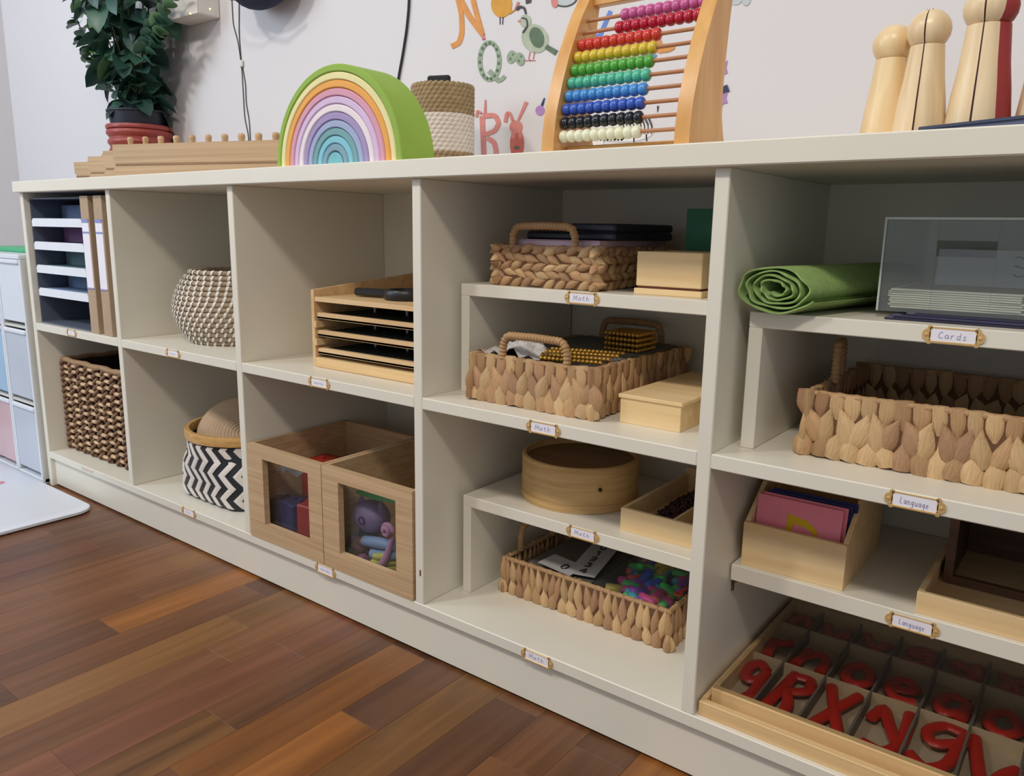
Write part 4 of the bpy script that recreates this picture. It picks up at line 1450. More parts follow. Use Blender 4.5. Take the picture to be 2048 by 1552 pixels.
dr = thing('wooden_drum', 'shallow round wooden drum with a sunken top on the lower riser', 'drum', (1.556, 0.207, ZR4L))
DRW = wood('drum_wood', '#bd9660', '#d6b27a', (8, 8, 120), 0.5)
G().lathe([(0.090, 0.0006), (0.096, 0.0006), (0.096, 0.071), (0.094, 0.0725), (0.090, 0.0725), (0.089, 0.066)], 48, loop=True).obj('hoop', DRW, dr, angle=40, local=True)
G().lathe([(0.0962, 0.004), (0.0970, 0.004), (0.0970, 0.013), (0.0962, 0.013)], 48, loop=True).obj('lower_band', DRW, dr, angle=40, local=True)
G().lathe([(0.0004, 0.058), (0.090, 0.058), (0.090, 0.0635), (0.0004, 0.0635)], 40).obj('top_disc', wood('drum_top', '#7c5f40', '#94744e', (6, 60, 60), 0.6), dr, angle=40, local=True)
G().lathe([(0.003, 0), (0.003, 0.003), (0.0003, 0.003)], 10, mtx=Matrix.Translation((0.075, -0.0605, 0.040)) @ Matrix.Rotation(0.9, 4, 'Z') @ Matrix.Rotation(PI / 2, 4, 'X')).obj('stud', BLACKP, dr, local=True)

st = thing('divided_tray', 'birch tray with one divider and dark red beans, right of the wooden drum', 'tray', (1.755, 0.23, ZR4L))
tx0, tx1, ty0, ty1, tz1 = 1.688, 1.840, 0.112, 0.335, 0.3015
G().box(tx0, tx1, ty0, ty0 + 0.006, ZR4L, tz1, 0.0006).box(tx0, tx1, ty1 - 0.006, ty1, ZR4L, tz1 + 0.01).box(tx0, tx0 + 0.006, ty0 + .006, ty1 - .006, ZR4L, tz1).box(tx1 - .006, tx1, ty0 + .006, ty1 - .006, ZR4L, tz1).obj('frame', BIRCH, st, smooth=False)
G().box(tx0 + .006, tx1 - .006, ty0 + .006, ty1 - .006, ZR4L + 0.0005, ZR4L + 0.005).obj('bottom', BIRCH, st, smooth=False)
G().box(1.764, 1.768, ty0 + .006, ty1 - .006, ZR4L + .005, tz1 - 0.004).obj('divider', BIRCH, st, smooth=False)
g = G()
r4 = random.Random(9)
for i in range(420):
    x, y = r4.uniform(1.712, 1.762), r4.uniform(0.16, 0.322)
    z = ZR4L + 0.008 + 0.018 * max(0, 1 - abs(x - 1.74) / .035) * max(0, 1 - abs(y - .25) / .09) + r4.uniform(0, 0.003)
    mtx = Matrix.Translation((x, y, z)) @ Euler((r4.random() * 3, r4.random() * 3, r4.random() * 3)).to_matrix().to_4x4()
    g.ell((0, 0, 0), (0.0048, 0.003, 0.003), 6, 4, mtx)
tag(g.obj('bean_pile', mat('dark_bean', '#3a1418', 0.4, var=0.2), angle=70), 'pile of dark red beans in the birch divided tray', 'beans', kind='stuff')

t = thing('card_basket', 'long low hyacinth basket with number cards on the bottom shelf', 'basket', (1.62, 0.20, ZB))
weave(t, 1.466, 1.770, 0.123, 0.300, ZB + 0.001, 0.160, 'spindle', 'FRLB')
handle(t, (1.468, 0.165), (1.468, 0.260), 0.156, 0.045, 0.0055)
GREYC = mat('grey_card', '#a9a7a8', 0.7, var=0.05)
DIG = {'0': [[(.5, 1), (.15, .8), (.15, .2), (.5, 0), (.85, .2), (.85, .8), (.5, 1)]], '1': [[(.2, .75), (.55, 1), (.55, 0)]], '2': [[(.15, .75), (.4, 1), (.8, .85), (.75, .55), (.15, 0), (.9, 0)]],
       '3': [[(.15, .9), (.6, 1), (.8, .75), (.45, .55), (.85, .3), (.55, 0), (.1, .1)]], '4': [[(.7, 0), (.7, 1), (.1, .3), (.95, .3)]]}
BLK_INK = mat('black_print', '#1c1c20', 0.6)


def digits(text, w, h, pitch, z, thick, along='y'):
    g = G()
    for i, ch in enumerate(text):
        for stt in DIG[ch]:
            pts = [((p[0] - .5) * w, (p[1] - .5) * h - i * pitch, z) for p in stt]
            g.tube(pts, thick, 5)
    return g


nc = thing('number_strip', 'grey card strip printed 0 1 2 3 4 in the long low basket', 'card', (1.592, 0.205, 0.164), rot=(0.04, -0.04, 0.20))
G().box(-0.024, 0.024, -0.066, 0.085, -0.0012, 0.0, 0).obj('sheet', GREYC, nc, smooth=False, local=True)
digits('01234', 0.013, 0.015, 0.0235, 0.0006, 0.0012).obj('lettering', BLK_INK, nc, local=True).location = (0.0, 0.042, 0)
nc = thing('number_card', 'grey card printed with a single 0, front of the long low basket', 'card', (1.562, 0.152, 0.1625), rot=(0.03, 0.02, -0.12))
G().box(-0.034, 0.034, -0.021, 0.021, -0.0012, 0.0, 0).obj('sheet', GREYC, nc, smooth=False, local=True)
digits('0', 0.013, 0.016, 0.03, 0.0006, 0.0013).obj('lettering', BLK_INK, nc, local=True).location = (0.010, -0.004, 0)
cs = thing('card_stack', 'stack of grey cards filling the left half of the long low basket', 'cards', (1.56, 0.21, ZB + 0.006))
for k in range(6):
    G().box(1.490 + 0.002 * k, 1.625, 0.135 + .001 * (k % 2), 0.285, ZB + 0.006 + k * 0.0085, ZB + 0.006 + k * 0.0085 + 0.0078, 0.0005).obj('card', mat('stack_card', '#5d5850', 0.8), cs, smooth=False)
zp = thing('zip_pouch', 'clear zip pouch of bright coloured pegs in the long low basket', 'pouch', (1.70, 0.20, ZB + 0.006))
G().box(1.638, 1.760, 0.135, 0.288, ZB + 0.006, ZB + 0.042, 0.008).obj('filling', mat('pouch_fill', '#4a4660', 0.7), zp, smooth=False)
PEGC = ['#e0468c', '#3f6cd8', '#4fc864', '#e8c840', '#9650bc', '#e8604a', '#38b4c4', '#62ec6c']
capm = smoothmesh(G().tube([(-0.011, 0, 0), (-0.009, 0, 0), (0.009, 0, 0), (0.011, 0, 0)], [0.0035, 0.0055, 0.0055, 0.0035], 8).mesh('peg'), 50)
capm.materials.append(BLACKP)
for i in range(64):
    p = Vector((r4.uniform(1.648, 1.752), r4.uniform(0.142, 0.282), ZB + 0.044 + r4.uniform(0, 0.012))) - ORI[zp.name]
    c = r4.choice(PEGC)
    inst(capm, 'peg', zp, p, (r4.uniform(-.3, .3), r4.uniform(-.3, .3), r4.uniform(0, 3.1)), (1.35, 1.35, 1.2), m=mat('peg_' + c, c, 0.4))
G().box(1.634, 1.764, 0.132, 0.290, ZB + 0.0615, ZB + 0.0622).obj('film', clear('pouch_film', '#f6f8fa', 0.10, 0.15, 0.02), zp, smooth=False)
G().box(1.634, 1.764, 0.280, 0.290, ZB + 0.0624, ZB + 0.066, 0.001).obj('zip_strip', mat('zip_white', '#b9c2cf', 0.5), zp, smooth=False)
PULL = mat('zip_pull', '#c8503a', 0.4)
G().lathe([(0.004, 0), (0.007, 0), (0.007, 0.0025), (0.004, 0.0025)], 14, c=(1.757, 0.178, ZB + 0.0632), loop=True).box(1.7545, 1.7595, 0.183, 0.200, ZB + 0.0632, ZB + 0.0655).obj('zip_pull', PULL, zp)

# ------------------------------------------------------------------ fifth bay
GRF = mat('green_felt', '#93b068', 0.9, var=0.12, scale=120, bump=0.25, bscale=260, stretch=(1, 1, 1))
rm = thing('rolled_mat', 'rolled bright green cloth mat on the upper riser of the right bay', 'mat', (1.925, 0.19, ZR5U))
path = []
N = 260
for i in range(N):
    a = 2 * PI * 4.3 * i / (N - 1) + 0.4
    s = 1 - 0.78 * (i / (N - 1)) ** 0.95
    wob = 1 + 0.17 * math.sin(a * 1.7 + i * .03) * (i / N) + 0.035 * math.sin(a * 5.3) + 0.05 * math.sin(a * 3.1) * (i / N)
    path.append((0.046 * s * wob * math.cos(-a), 0.0275 * s * wob * math.sin(-a)))
zmin = min(p[1] for p in path)
th = 0.0014
vs, fs = [], []
LY = [0.0, 0.004, 0.08, 0.16, 0.24, 0.312]
for k, yy in enumerate(LY):
    for i, (x, z) in enumerate(path):
        a, b_ = path[max(0, i - 1)], path[min(N - 1, i + 1)]
        d = Vector((b_[0] - a[0], b_[1] - a[1])).normalized()
        nx, nz = -d.y, d.x
        e = 0.6 if k == 0 else 1.0
        grow = 1 + 0.05 * math.sin(yy * 9)
        for sg in (-1, 1):
            vs.append(((x * grow + nx * th * e * sg) + yy * 0.18, yy + 0.0015 * math.sin(i * .7) * (k == 0), (z - zmin + nz * th * e * sg) + th + 0.0005))
for k in range(len(LY) - 1):
    for i in range(N - 1):
        A = (k * N + i) * 2
        B = (k * N + i + 1) * 2
        C_ = ((k + 1) * N + i) * 2
        D = ((k + 1) * N + i + 1) * 2
        fs += [[A, B, D, C_], [A + 1, C_ + 1, D + 1, B + 1]]
for i in range(N - 1):
    A, B = i * 2, (i + 1) * 2
    fs.append([A, A + 1, B + 1, B])
    A, B = ((len(LY) - 1) * N + i) * 2, ((len(LY) - 1) * N + i + 1) * 2
    fs.append([A, B, B + 1, A + 1])
G().add(vs, fs).obj('cloth', GRF, rm, angle=60, local=True).location = (-0.010, -0.157, 0)
G().tube([(0.040, 0.004, 0.0), (0.090, 0.30, 0.0)], 0.0008, 5).obj('hem_thread', mat('hem_thread', '#3f7a28', 0.9), rm, local=True).location = (-0.010, -0.157, 0.014)

ac = thing('acrylic_bin', 'clear acrylic bin with a slot handle on the upper riser of the right bay', 'bin', (2.15, 0.21, ZR5U + 0.007))
ax0, ax1, ay0, ay1, az0, az1 = 2.010, 2.300, 0.100, 0.330, ZR5U + 0.0075, 0.7165
G().frame(ax0, ax1, az0, az1, 2.062, 2.118, 0.676, 0.693, ay0, ay0 + 0.003).obj('front_wall', HAZY, ac, smooth=False)
G().box(ax0, ax0 + 0.003, ay0 + .003, ay1, az0, az1).obj('side_wall', HAZY, ac, smooth=False)
G().box(ax1 - .003, ax1, ay0 + .003, ay1, az0, az1).obj('side_wall', HAZY, ac, smooth=False)
G().box(ax0 + .003, ax1 - .003, ay1 - .003, ay1, az0, az1).obj('back_wall', HAZY, ac, smooth=False)
G().box(ax0 + .003, ax1 - .003, ay0 + .003, ay1 - .003, az0, az0 + .003).obj('floor_plate', HAZY, ac, smooth=False)
EDGE = mat('acrylic_edge', '#b9c4bf', 0.25, var=0.02)
G().box(ax0 - .0015, ax1, ay0 - .0025, ay0, az1 - .002, az1 + .0005).box(ax0 - .0015, ax0 + .0005, ay0 - .0015, ay0 + .0005, az0, az1).obj('front_edge', EDGE, ac, smooth=False)
for k in range(9):
    c = thing('picture_card', ('lowest', 'second', 'third', 'fourth', 'fifth', 'sixth', 'seventh', 'eighth', 'topmost')[k] + ' white card of the stack lying in the acrylic bin', 'card', (2.085, 0.18, az0 + 0.004 + k * 0.0024), rz=rb_.uniform(-.03, .03), group='white cards in the acrylic bin')
    G().box(-0.066, 0.062, -0.072, 0.075, 0, 0.0017, 0).obj('sheet', mat('cream_card', '#f3eadb', 0.7), c, smooth=False, local=True)
    if k == 8:
        G().box(-0.060, 0.058, -0.066, 0.070, 0.0017, 0.0021, 0).obj('picture', mat('card_print', '#8e7666', 0.7, var=0.4, scale=60), c, smooth=False, local=True)
sp = thing('standing_card', 'grey printed card standing upright inside the acrylic bin', 'card', (2.125, 0.205, az0 + 0.0262), rot=(-0.10, 0, 0))
G().box(-0.078, 0.15, 0, 0.0016, 0, 0.042).obj('sheet', mat('grey_print_card', '#c6c6d4', 0.7), sp, smooth=False, local=True)
g = G()
for k in range(3):
    pts = [(0.0 + i * 0.0045, -0.0006, 0.034 - k * 0.010 + 0.0016 * math.sin(i * 2.1 + k)) for i in range(18 + 4 * k)]
    g.tube(pts, 0.0006, 4)
g.obj('lettering', mat('grey_ink', '#5b5c66', 0.7), sp, local=True)
for k in range(3):
    c = thing('plastic_sleeve', ('lowest', 'middle', 'upper')[k] + ' dark purple plastic sleeve lying under the acrylic bin', 'sleeve', (2.14, 0.20, ZR5U + 0.0005 + k * 0.0023), rz=(0.02, -0.025, 0.012)[k], group='plastic sleeves under the acrylic bin')
    G().box(-0.120 + .01 * k, 0.150, -0.118 + .006 * k, 0.125, 0, 0.0019).obj('sheet', mat('purple_sleeve_%d' % k, ('#2b2840', '#4a4663', '#37344e')[k], 0.3), c, smooth=False, local=True)
    G().box(-0.120 + .01 * k, -0.112 + .01 * k, -0.118 + .006 * k, 0.125, 0.0019, 0.0022).obj('seam', mat('sleeve_seam', '#77728e', 0.3), c, smooth=False, local=True)

t = thing('leaf_basket', 'large hyacinth leaf basket, nearly empty, under the riser of the right bay', 'basket', (2.12, 0.20, ZM))
weave(t, 1.950, 2.298, 0.072, 0.325, ZM + 0.001, 0.519, 'leaf', 'FRLB')
handle(t, (1.9575, 0.155), (1.950, 0.205), 0.515, 0.048, 0.0056)

pb = thing('card_box', 'open birch box with a low front, holding pink cards', 'box', (1.942, 0.17, ZR5L))
bx0, bx1, by0, by1 = 1.8785, 2.006, 0.094, 0.270
G().box(bx0, bx1, by0, by0 + .006, ZR5L, 0.3325, 0.0006).obj('front_board', BIRCH, pb, smooth=False)
for xs in (bx0, bx1 - .006):
    G().prism([(by0 + .006, ZR5L), (by1, ZR5L), (by1, 0.395), (by0 + 0.06, 0.372), (by0 + .006, 0.3325)], xs, xs + .006, 'yz').obj('side_board', BIRCH, pb, smooth=False)
G().box(bx0 + .006, bx1 - .006, by1 - .006, by1, ZR5L, 0.395).obj('back_board', BIRCH, pb, smooth=False)
G().box(bx0 + .006, bx1 - .006, by0 + .006, by1 - .006, ZR5L + .0005, ZR5L + .005).obj('bottom', BIRCH, pb, smooth=False)
for k in range(4):
    c = thing('letter_card', ('foremost pink letter card with a yellow curve', 'second pink letter card, just behind the front one', 'dark blue letter card behind the pink ones', 'rear dark blue letter card in the birch card box')[k] + (' in the birch box' if k < 3 else ''), 'card', (1.940 + 0.004 * k, by0 + 0.016 + 0.006 * k, ZR5L + 0.006), rot=(-0.12, 0, 0), group='cards in the birch card box')
    G().box(-0.054, 0.052, 0, 0.002, 0, 0.086 + .002 * k).obj('board', mat('card_pink' if k < 2 else 'card_blue', '#ff94a4' if k < 2 else '#2b2f66', 0.8), c, smooth=False, local=True)
    if k == 0:
        pts = [(0.018 - 0.0, -0.0006, 0.030), (0.022, -0.0006, 0.052), (0.008, -0.0006, 0.060), (-0.010, -0.0006, 0.064), (-0.012, -0.0006, 0.050)]
        G().prism([(-0.014, 0.044), (-0.014, 0.068), (0.012, 0.064), (0.024, 0.054), (0.024, 0.046), (0.010, 0.055), (-0.006, 0.057), (-0.007, 0.044)], -0.0008, 0).obj('yellow_letter', mat('yellow_sand', '#e0ba20', 0.9), c, smooth=False, local=True)
hp = thing('tall_tray', 'birch tray with a tall dark back at the right edge', 'tray', (2.20, 0.22, ZR5L))
hx0, hx1, hy0, hy1 = 2.086, 2.306, 0.092, 0.345
G().box(hx0, hx1, hy0, hy0 + .007, ZR5L, 0.300, 0.0008).obj('front_board', BIRCH, hp, smooth=False)
G().box(hx0, hx0 + .007, hy0 + .007, hy1, ZR5L, 0.300, 0.0008).obj('side_board', BIRCH, hp, smooth=False)
G().box(hx1 - .007, hx1, hy0 + .007, hy1, ZR5L, 0.300, 0.0008).obj('side_board', BIRCH, hp, smooth=False)
G().box(hx0 + .007, hx1 - .007, hy1 - .007, hy1, ZR5L, 0.300).obj('back_board', BIRCH, hp, smooth=False)
G().box(hx0 + .007, hx1 - .007, hy0 + .007, hy1 - .007, ZR5L + .0005, ZR5L + .005).obj('bottom', BIRCH, hp, smooth=False)
hb = thing('dark_box', 'dark wooden box with an open front standing in the birch tray', 'box', (2.20, 0.26, ZR5L + 0.006))
DKW = wood('walnut', '#4a3528', '#6b4d3a', (4, 60, 60), 0.55)
G().frame(2.098, 2.296, ZR5L + .006, 0.378, 2.108, 2.286, ZR5L + .016, 0.366, 0.190, 0.198).obj('front_frame', DKW, hb, smooth=False)
G().box(2.098, 2.106, 0.198, 0.330, ZR5L + .006, 0.378).obj('side_board', DKW, hb, smooth=False)
G().box(2.288, 2.296, 0.198, 0.330, ZR5L + .006, 0.378).obj('side_board', DKW, hb, smooth=False)
G().box(2.106, 2.288, 0.198, 0.330, 0.370, 0.378).obj('top_board', DKW, hb, smooth=False)
G().box(2.106, 2.288, 0.322, 0.330, ZR5L + .006, 0.370).obj('back_board', DKW, hb, smooth=False)

# box of red wooden letters
lb = thing('letter_box', 'wide birch box with clear-lidded compartments of red letters on the bottom shelf', 'box', (2.09, 0.18, ZB))
lx0, lx1, ly0, ly1 = 1.8705, 2.318, 0.006, 0.362
G().box(lx0, lx1, ly0, ly0 + .010, ZB, 0.1165, 0.0008).box(lx0, lx1, ly1 - .008, ly1, ZB, 0.1165).box(lx0, lx0 + .006, ly0 + .010, ly1 - .008, ZB, 0.1165).box(lx1 - .006, lx1, ly0 + .010, ly1 - .008, ZB, 0.1165).obj('outer_frame', PINE, lb, smooth=False)
G().box(lx0 + .007, lx1 - .007, ly0 + .022, ly0 + .033, ZB, 0.1265, 0.0008).box(lx0 + .007, lx1 - .007, ly1 - .018, ly1 - .010, ZB, 0.1265).box(lx0 + .007, lx0 + .013, ly0 + .033, ly1 - .018, ZB, 0.1265).box(lx1 - .013, lx1 - .007, ly0 + .033, ly1 - .018, ZB, 0.1265).obj('inner_frame', PINE, lb, smooth=False)
G().box(lx0 + .006, lx1 - .006, ly0 + .010, ly1 - .008, ZB + .0003, ZB + .003).obj('bottom', mat('letter_bed', '#bca890', 0.8, var=0.06), lb, smooth=False)
DIVC = mat('divider_wood', '#c8b190', 0.7)
DIVG = mat('divider_grey', '#6f6961', 0.5)
XD = [1.925 + 0.0565 * i for i in range(7)]
for x in XD:
    G().box(x - .0015, x + .0015, 0.040, 0.344, ZB + .003, 0.119).obj('column_divider', DIVG, lb, smooth=False)
for y in (0.162, 0.275):
    G().box(lx0 + .013, lx1 - .013, y - .002, y + .002, ZB + .003, 0.1185).obj('row_divider', DIVC, lb, smooth=False)
G().box(lx0 + .008, lx1 - .008, ly0 + .024, ly1 - .012, 0.1268, 0.1286).obj('clear_lid', clear('lid_acrylic', '#f2f2f0', 0.12, 0.05, 0.0), lb, smooth=False)
REDL = mat('letter_red', '#b8241c', 0.4, var=0.06)
CUR = {'q': [[(.75, .8), (.45, .97), (.15, .75), (.3, .45), (.7, .55), (.78, .85), (.7, .2), (.45, .02), (.8, .15)]],
       'R': [[(.2, 0), (.25, .95)], [(.25, .9), (.7, .95), (.8, .65), (.3, .5)], [(.4, .5), (.6, .3), (.65, .05), (.9, .05)]],
       'x': [[(.2, .98), (.45, .5), (.75, .02)], [(.85, .95), (.5, .55), (.1, .05)]],
       'y': [[(.15, .6), (.3, .95), (.55, .6), (.85, .3)], [(.85, .95), (.95, .35), (.7, .03), (.2, .1)]],
       'g': [[(.85, .95), (.45, .98), (.15, .75), (.4, .5), (.8, .7)], [(.9, .95), (.85, .25), (.5, .02), (.1, .2)]],
       'v': [[(.1, .95), (.3, .25), (.5, .05), (.65, .4), (.95, .6)]],
       'n': [[(.1, .1), (.15, .8)], [(.15, .5), (.5, .85), (.8, .6), (.85, .1)]],
       'e': [[(.1, .45), (.85, .5), (.7, .85), (.3, .85), (.1, .45), (.35, .08), (.85, .15)]],
       'o': [[(.5, .9), (.15, .65), (.2, .2), (.55, .08), (.88, .35), (.8, .75), (.5, .9)]],
       'a': [[(.8, .8), (.4, .9), (.12, .5), (.4, .1), (.8, .4), (.82, .85), (.85, .1)]],
       'r': [[(.15, .1), (.25, .8), (.5, .7), (.9, .85)]], 'u': [[(.1, .85), (.2, .2), (.5, .1), (.8, .4), (.85, .85), (.9, .1)]],
       's': [[(.85, .8), (.4, .9), (.25, .6), (.75, .4), (.6, .1), (.1, .15)]], 'm': [[(.05, .1), (.1, .8), (.45, .8), (.48, .15)], [(.48, .7), (.85, .85), (.92, .1)]]}


def red_letter(ch, x, y, w, h, rz, lab, z=ZB + 0.0100):
    g = G()
    for stt in CUR[ch]:
        pts = []
        for a, b_ in zip(stt[:-1], stt[1:]):
            for q in range(4):
                pts.append(((a[0] + (b_[0] - a[0]) * q / 4 - .5) * w, (a[1] + (b_[1] - a[1]) * q / 4 - .5) * h, 0.0038))
        pts.append(((stt[-1][0] - .5) * w, (stt[-1][1] - .5) * h, 0.0038))
        sm = pts[:]
        for _ in range(2):
            sm = [sm[0]] + [tuple((sm[i - 1][k] + 2 * sm[i][k] + sm[i + 1][k]) / 4 for k in range(3)) for i in range(1, len(sm) - 1)] + [sm[-1]]
        g.tube(sm, 0.0074, 8, flat=0.6)
    o = g.obj('wooden_letter', REDL, angle=50, local=True)
    o.location = (x, y, z)
    o.rotation_euler = (0, 0, rz)
    tag(o, lab, 'letter', 'red letters in compartments')


NAMES1 = ['q', 'R', 'x', 'y', 'g', 'v', 'u', 'n']
ordw = ['first', 'second', 'third', 'fourth', 'fifth', 'sixth', 'seventh', 'eighth']
for i in range(8):
    cx_ = 1.8985 + 0.0565 * i if i else 1.9035
    if i == 7:
        cx_ = 2.2895
    wd_ = 0.042 if i in (0, 7) else 0.053
    red_letter(NAMES1[i], cx_, 0.104, wd_, 0.112, (0.1, -.05, .08, .0, -.06, .05, 0, 0)[i], 'red letter %s in the front row of the letter box, %s compartment from the left' % (NAMES1[i], ordw[i]))
NAMES2 = ['r', 'n', 'o', 'e', 'a', 'o', 's', 'm']
for i in range(8):
    cx_ = 1.8985 + 0.0565 * i if i else 1.9035
    if i == 7:
        cx_ = 2.2895
    red_letter(NAMES2[i], cx_, 0.208, 0.038 if i in (0, 7) else 0.046, 0.070, (0.2, -.1, .1, .1, -.1, .05, 0, 0)[i], 'red letter %s in the second row of the letter box, %s compartment from the left' % (NAMES2[i], ordw[i]))
    red_letter(NAMES1[7 - i], cx_, 0.310, 0.034 if i in (0, 7) else 0.040, 0.050, 0.1, 'red letter %s in the back row of the letter box, %s compartment from the left' % (NAMES1[7 - i], ordw[i]))

# ------------------------------------------------------------------ on the wall
YD = YW - 0.0009


def wp(p):
    q = at(p[0], p[1], 'y', YD)
    return (q.x, q.z)


def poly_part(name, pts, m, parent, k=0):
    G().prism([wp(p) for p in pts], YD - 0.0004 - 0.0004 * k, YW - 0.0002).obj(name, m, parent, smooth=False)


def smooth_line(pts, it=2):
    d = []
    for a, b_ in zip(pts[:-1], pts[1:]):
        for q in range(5):
            d.append((a[0] + (b_[0] - a[0]) * q / 5, a[1] + (b_[1] - a[1]) * q / 5))
    d.append(pts[-1])
    for _ in range(it):
        d = [d[0]] + [((d[i - 1][0] + 2 * d[i][0] + d[i + 1][0]) / 4, (d[i - 1][1] + 2 * d[i][1] + d[i + 1][1]) / 4) for i in range(1, len(d) - 1)] + [d[-1]]
    return d


def ribbon(name, pts, w0, w1, m, parent, k=0):
    d = smooth_line(pts)
    n = len(d)
    L, R_ = [], []
    for i, p in enumerate(d):
        a, b_ = d[max(0, i - 1)], d[min(n - 1, i + 1)]
        t = Vector((b_[0] - a[0], b_[1] - a[1]))
        t.normalize()
        w = (w0 + (w1 - w0) * i / (n - 1)) / 2
        L.append((p[0] - t.y * w, p[1] + t.x * w))
        R_.append((p[0] + t.y * w, p[1] - t.x * w))
    g = G()
    vs, fs = [], []
    for l, r in zip(L, R_):
        a, b_ = wp(l), wp(r)
        y0, y1 = YD - 0.0004 - 0.0004 * k, YW - 0.0002
        vs += [(a[0], y0, a[1]), (b_[0], y0, b_[1]), (a[0], y1, a[1]), (b_[0], y1, b_[1])]
    for i in range(n - 1):
        A, B = 4 * i, 4 * i + 4
        fs += [[A, A + 1, B + 1, B], [A, B, B + 2, A + 2], [A + 1, A + 3, B + 3, B + 1]]
    g.add(vs, fs).obj(name, m, parent, smooth=False)


def oval(c, rx, ry, rot=0.0, n=24, a0=0, a1=360):
    out = []
    for i in range(n):
        q = math.radians(a0 + (a1 - a0) * i / (n if a1 - a0 == 360 else n - 1))
        x, y = rx * math.cos(q), ry * math.sin(q)
        out.append((c[0] + x * math.cos(rot) - y * math.sin(rot), c[1] + x * math.sin(rot) + y * math.cos(rot)))
    return out


def decal(label, ctr):
    p = at(ctr[0], ctr[1], 'y', YD)
    return thing('wall_decal', label, 'decal', (p.x, YD, p.z), group='animal alphabet wall decals')


D_OR = mat('decal_orange', '#df9a58', 0.8, var=0.12, scale=60)
D_YE = mat('decal_amber', '#d9a045', 0.8, var=0.12, scale=60)
D_RO = mat('decal_rose', '#d88b83', 0.8, var=0.12, scale=60)
D_RD = mat('decal_rose_dark', '#c46e66', 0.8, var=0.12, scale=60)
D_SG = mat('decal_sage', '#b6c0aa', 0.8, var=0.15, scale=60)
D_GR = mat('decal_moss', '#667a63', 0.8, var=0.2, scale=80)
D_DK = mat('decal_charcoal', '#4d4c50', 0.8)
D_PU = mat('decal_violet', '#b78cc8', 0.8, var=0.15, scale=60)
D_NV = mat('decal_navy', '#3b4166', 0.8)
D_BL = mat('decal_blue', '#6f8fd6', 0.8, var=0.1, scale=60)
D_GY = mat('decal_grey', '#c3cbcd', 0.8, var=0.1, scale=60)
D_SP = mat('decal_spots', '#a2b39c', 0.8, var=0.25, scale=170)

t = decal('orange letter N with a hooked foot painted on the wall', (935, 45))
ribbon('stroke', [(910, -22), (923, 28), (924, 66), (918, 86), (903, 93)], 9, 11, D_OR, t)
ribbon('stroke', [(914, -12), (938, 32), (966, 71)], 13, 9, D_OR, t, 1)
ribbon('stroke', [(940, -25), (951, 20), (965, 70)], 10, 9, D_OR, t, 2)
ribbon('tail_tip', [(965, 68), (968, 79)], 4, 6, D_RO, t, 3)
t = decal('amber round bird with thin legs painted on the wall beside the N', (1003, 10))
poly_part('body', oval((1003, 8), 21, 27), D_YE, t)
ribbon('tail', [(1018, 26), (1030, 20)], 6, 2, D_YE, t, 1)
ribbon('tail_tip', [(1030, 20), (1037, 4)], 3, 5, D_RO, t, 1)
ribbon('leg', [(1000, 34), (1000, 49)], 1.4, 1.4, D_DK, t)
ribbon('leg', [(1006, 34), (1005, 49)], 1.4, 1.4, D_DK, t)
t = decal('grey green quail painted on the wall left of the abacus', (1068, 72))
poly_part('body', oval((1070, 77), 26, 30, -0.5), D_SG, t)
poly_part('head', oval((1051, 42), 11, 13), D_SG, t, 1)
poly_part('wing', oval((1074, 75), 14, 21, -0.3), D_GR, t, 2)
ribbon('crest', [(1033, 19), (1041, 13), (1049, 16), (1052, 28)], 6, 3, D_DK, t, 2)
ribbon('neck_stripe', [(1044, 36), (1054, 38), (1056, 52), (1046, 66)], 3, 4, D_DK, t, 2)
poly_part('beak', [(1035, 42), (1042, 39), (1042, 46)], D_RO, t, 2)
ribbon('tail', [(1092, 93), (1113, 106)], 9, 11, D_GR, t, 1)
for x in (1058, 1067):
    ribbon('leg', [(x + 2, 104), (x - 1, 119)], 2, 1.5, D_RO, t)
    ribbon('foot', [(x - 8, 121), (x + 4, 121)], 1.6, 1.6, D_RO, t)
for k, (c, lab) in enumerate((((1023, 114), 'left one of two speckled green eggs painted beside the Q'), ((1040, 118), 'right one of two speckled green eggs, by the quail feet'))):
    t = decal(lab, c)
    poly_part('egg', oval(c, 9, 13.5, 0.2 if k == 0 else -.25), D_SP, t, k)
    poly_part('speckle', oval((c[0] - 2, c[1] + 4), 2, 3), D_GR, t, k + 1)
    poly_part('speckle', oval((c[0] + 3, c[1] - 5), 1.6, 2.4), D_GR, t, k + 1)
t = decal('speckled green letter Q painted on the wall', (980, 125))
ribbon('ring', oval((979, 122), 19.5, 37, 0, 40) + [oval((979, 122), 19.5, 37, 0, 40)[0]], 9, 9, D_SP, t)
ribbon('tail', [(978, 142), (988, 152), (996, 162), (1004, 158), (1010, 152)], 10, 7, D_SP, t, 1)
for a in range(0, 360, 24):
    q = math.radians(a + 8)
    poly_part('speckle', oval((979 + 19 * math.cos(q), 122 + 36 * math.sin(q)), 2.6, 3.2, n=8), D_GR, t, 2)
t = decal('rose letter R with two rabbit ears painted on the wall', (980, 265))
ribbon('stroke', [(964, 232), (967, 300), (969, 330)], 10, 9, D_RO, t)
ribbon('stroke', [(966, 232), (990, 230), (998, 246), (990, 262), (970, 269)], 10, 8, D_RO, t, 1)
ribbon('stroke', [(974, 276), (988, 284), (992, 300), (993, 330)], 9, 9, D_RO, t, 1)
ribbon('ear', [(953, 234), (955, 221), (963, 227)], 5, 4, D_RO, t, 2)
ribbon('ear', [(970, 228), (971, 200)], 5, 2, D_RO, t, 2)
t = decal('rose rabbit with one folded ear painted on the wall beside the R', (1032, 262))
poly_part('body', oval((1034, 288), 14, 30), D_RD, t)
poly_part('head', oval((1032, 254), 13, 13), D_RO, t, 1)
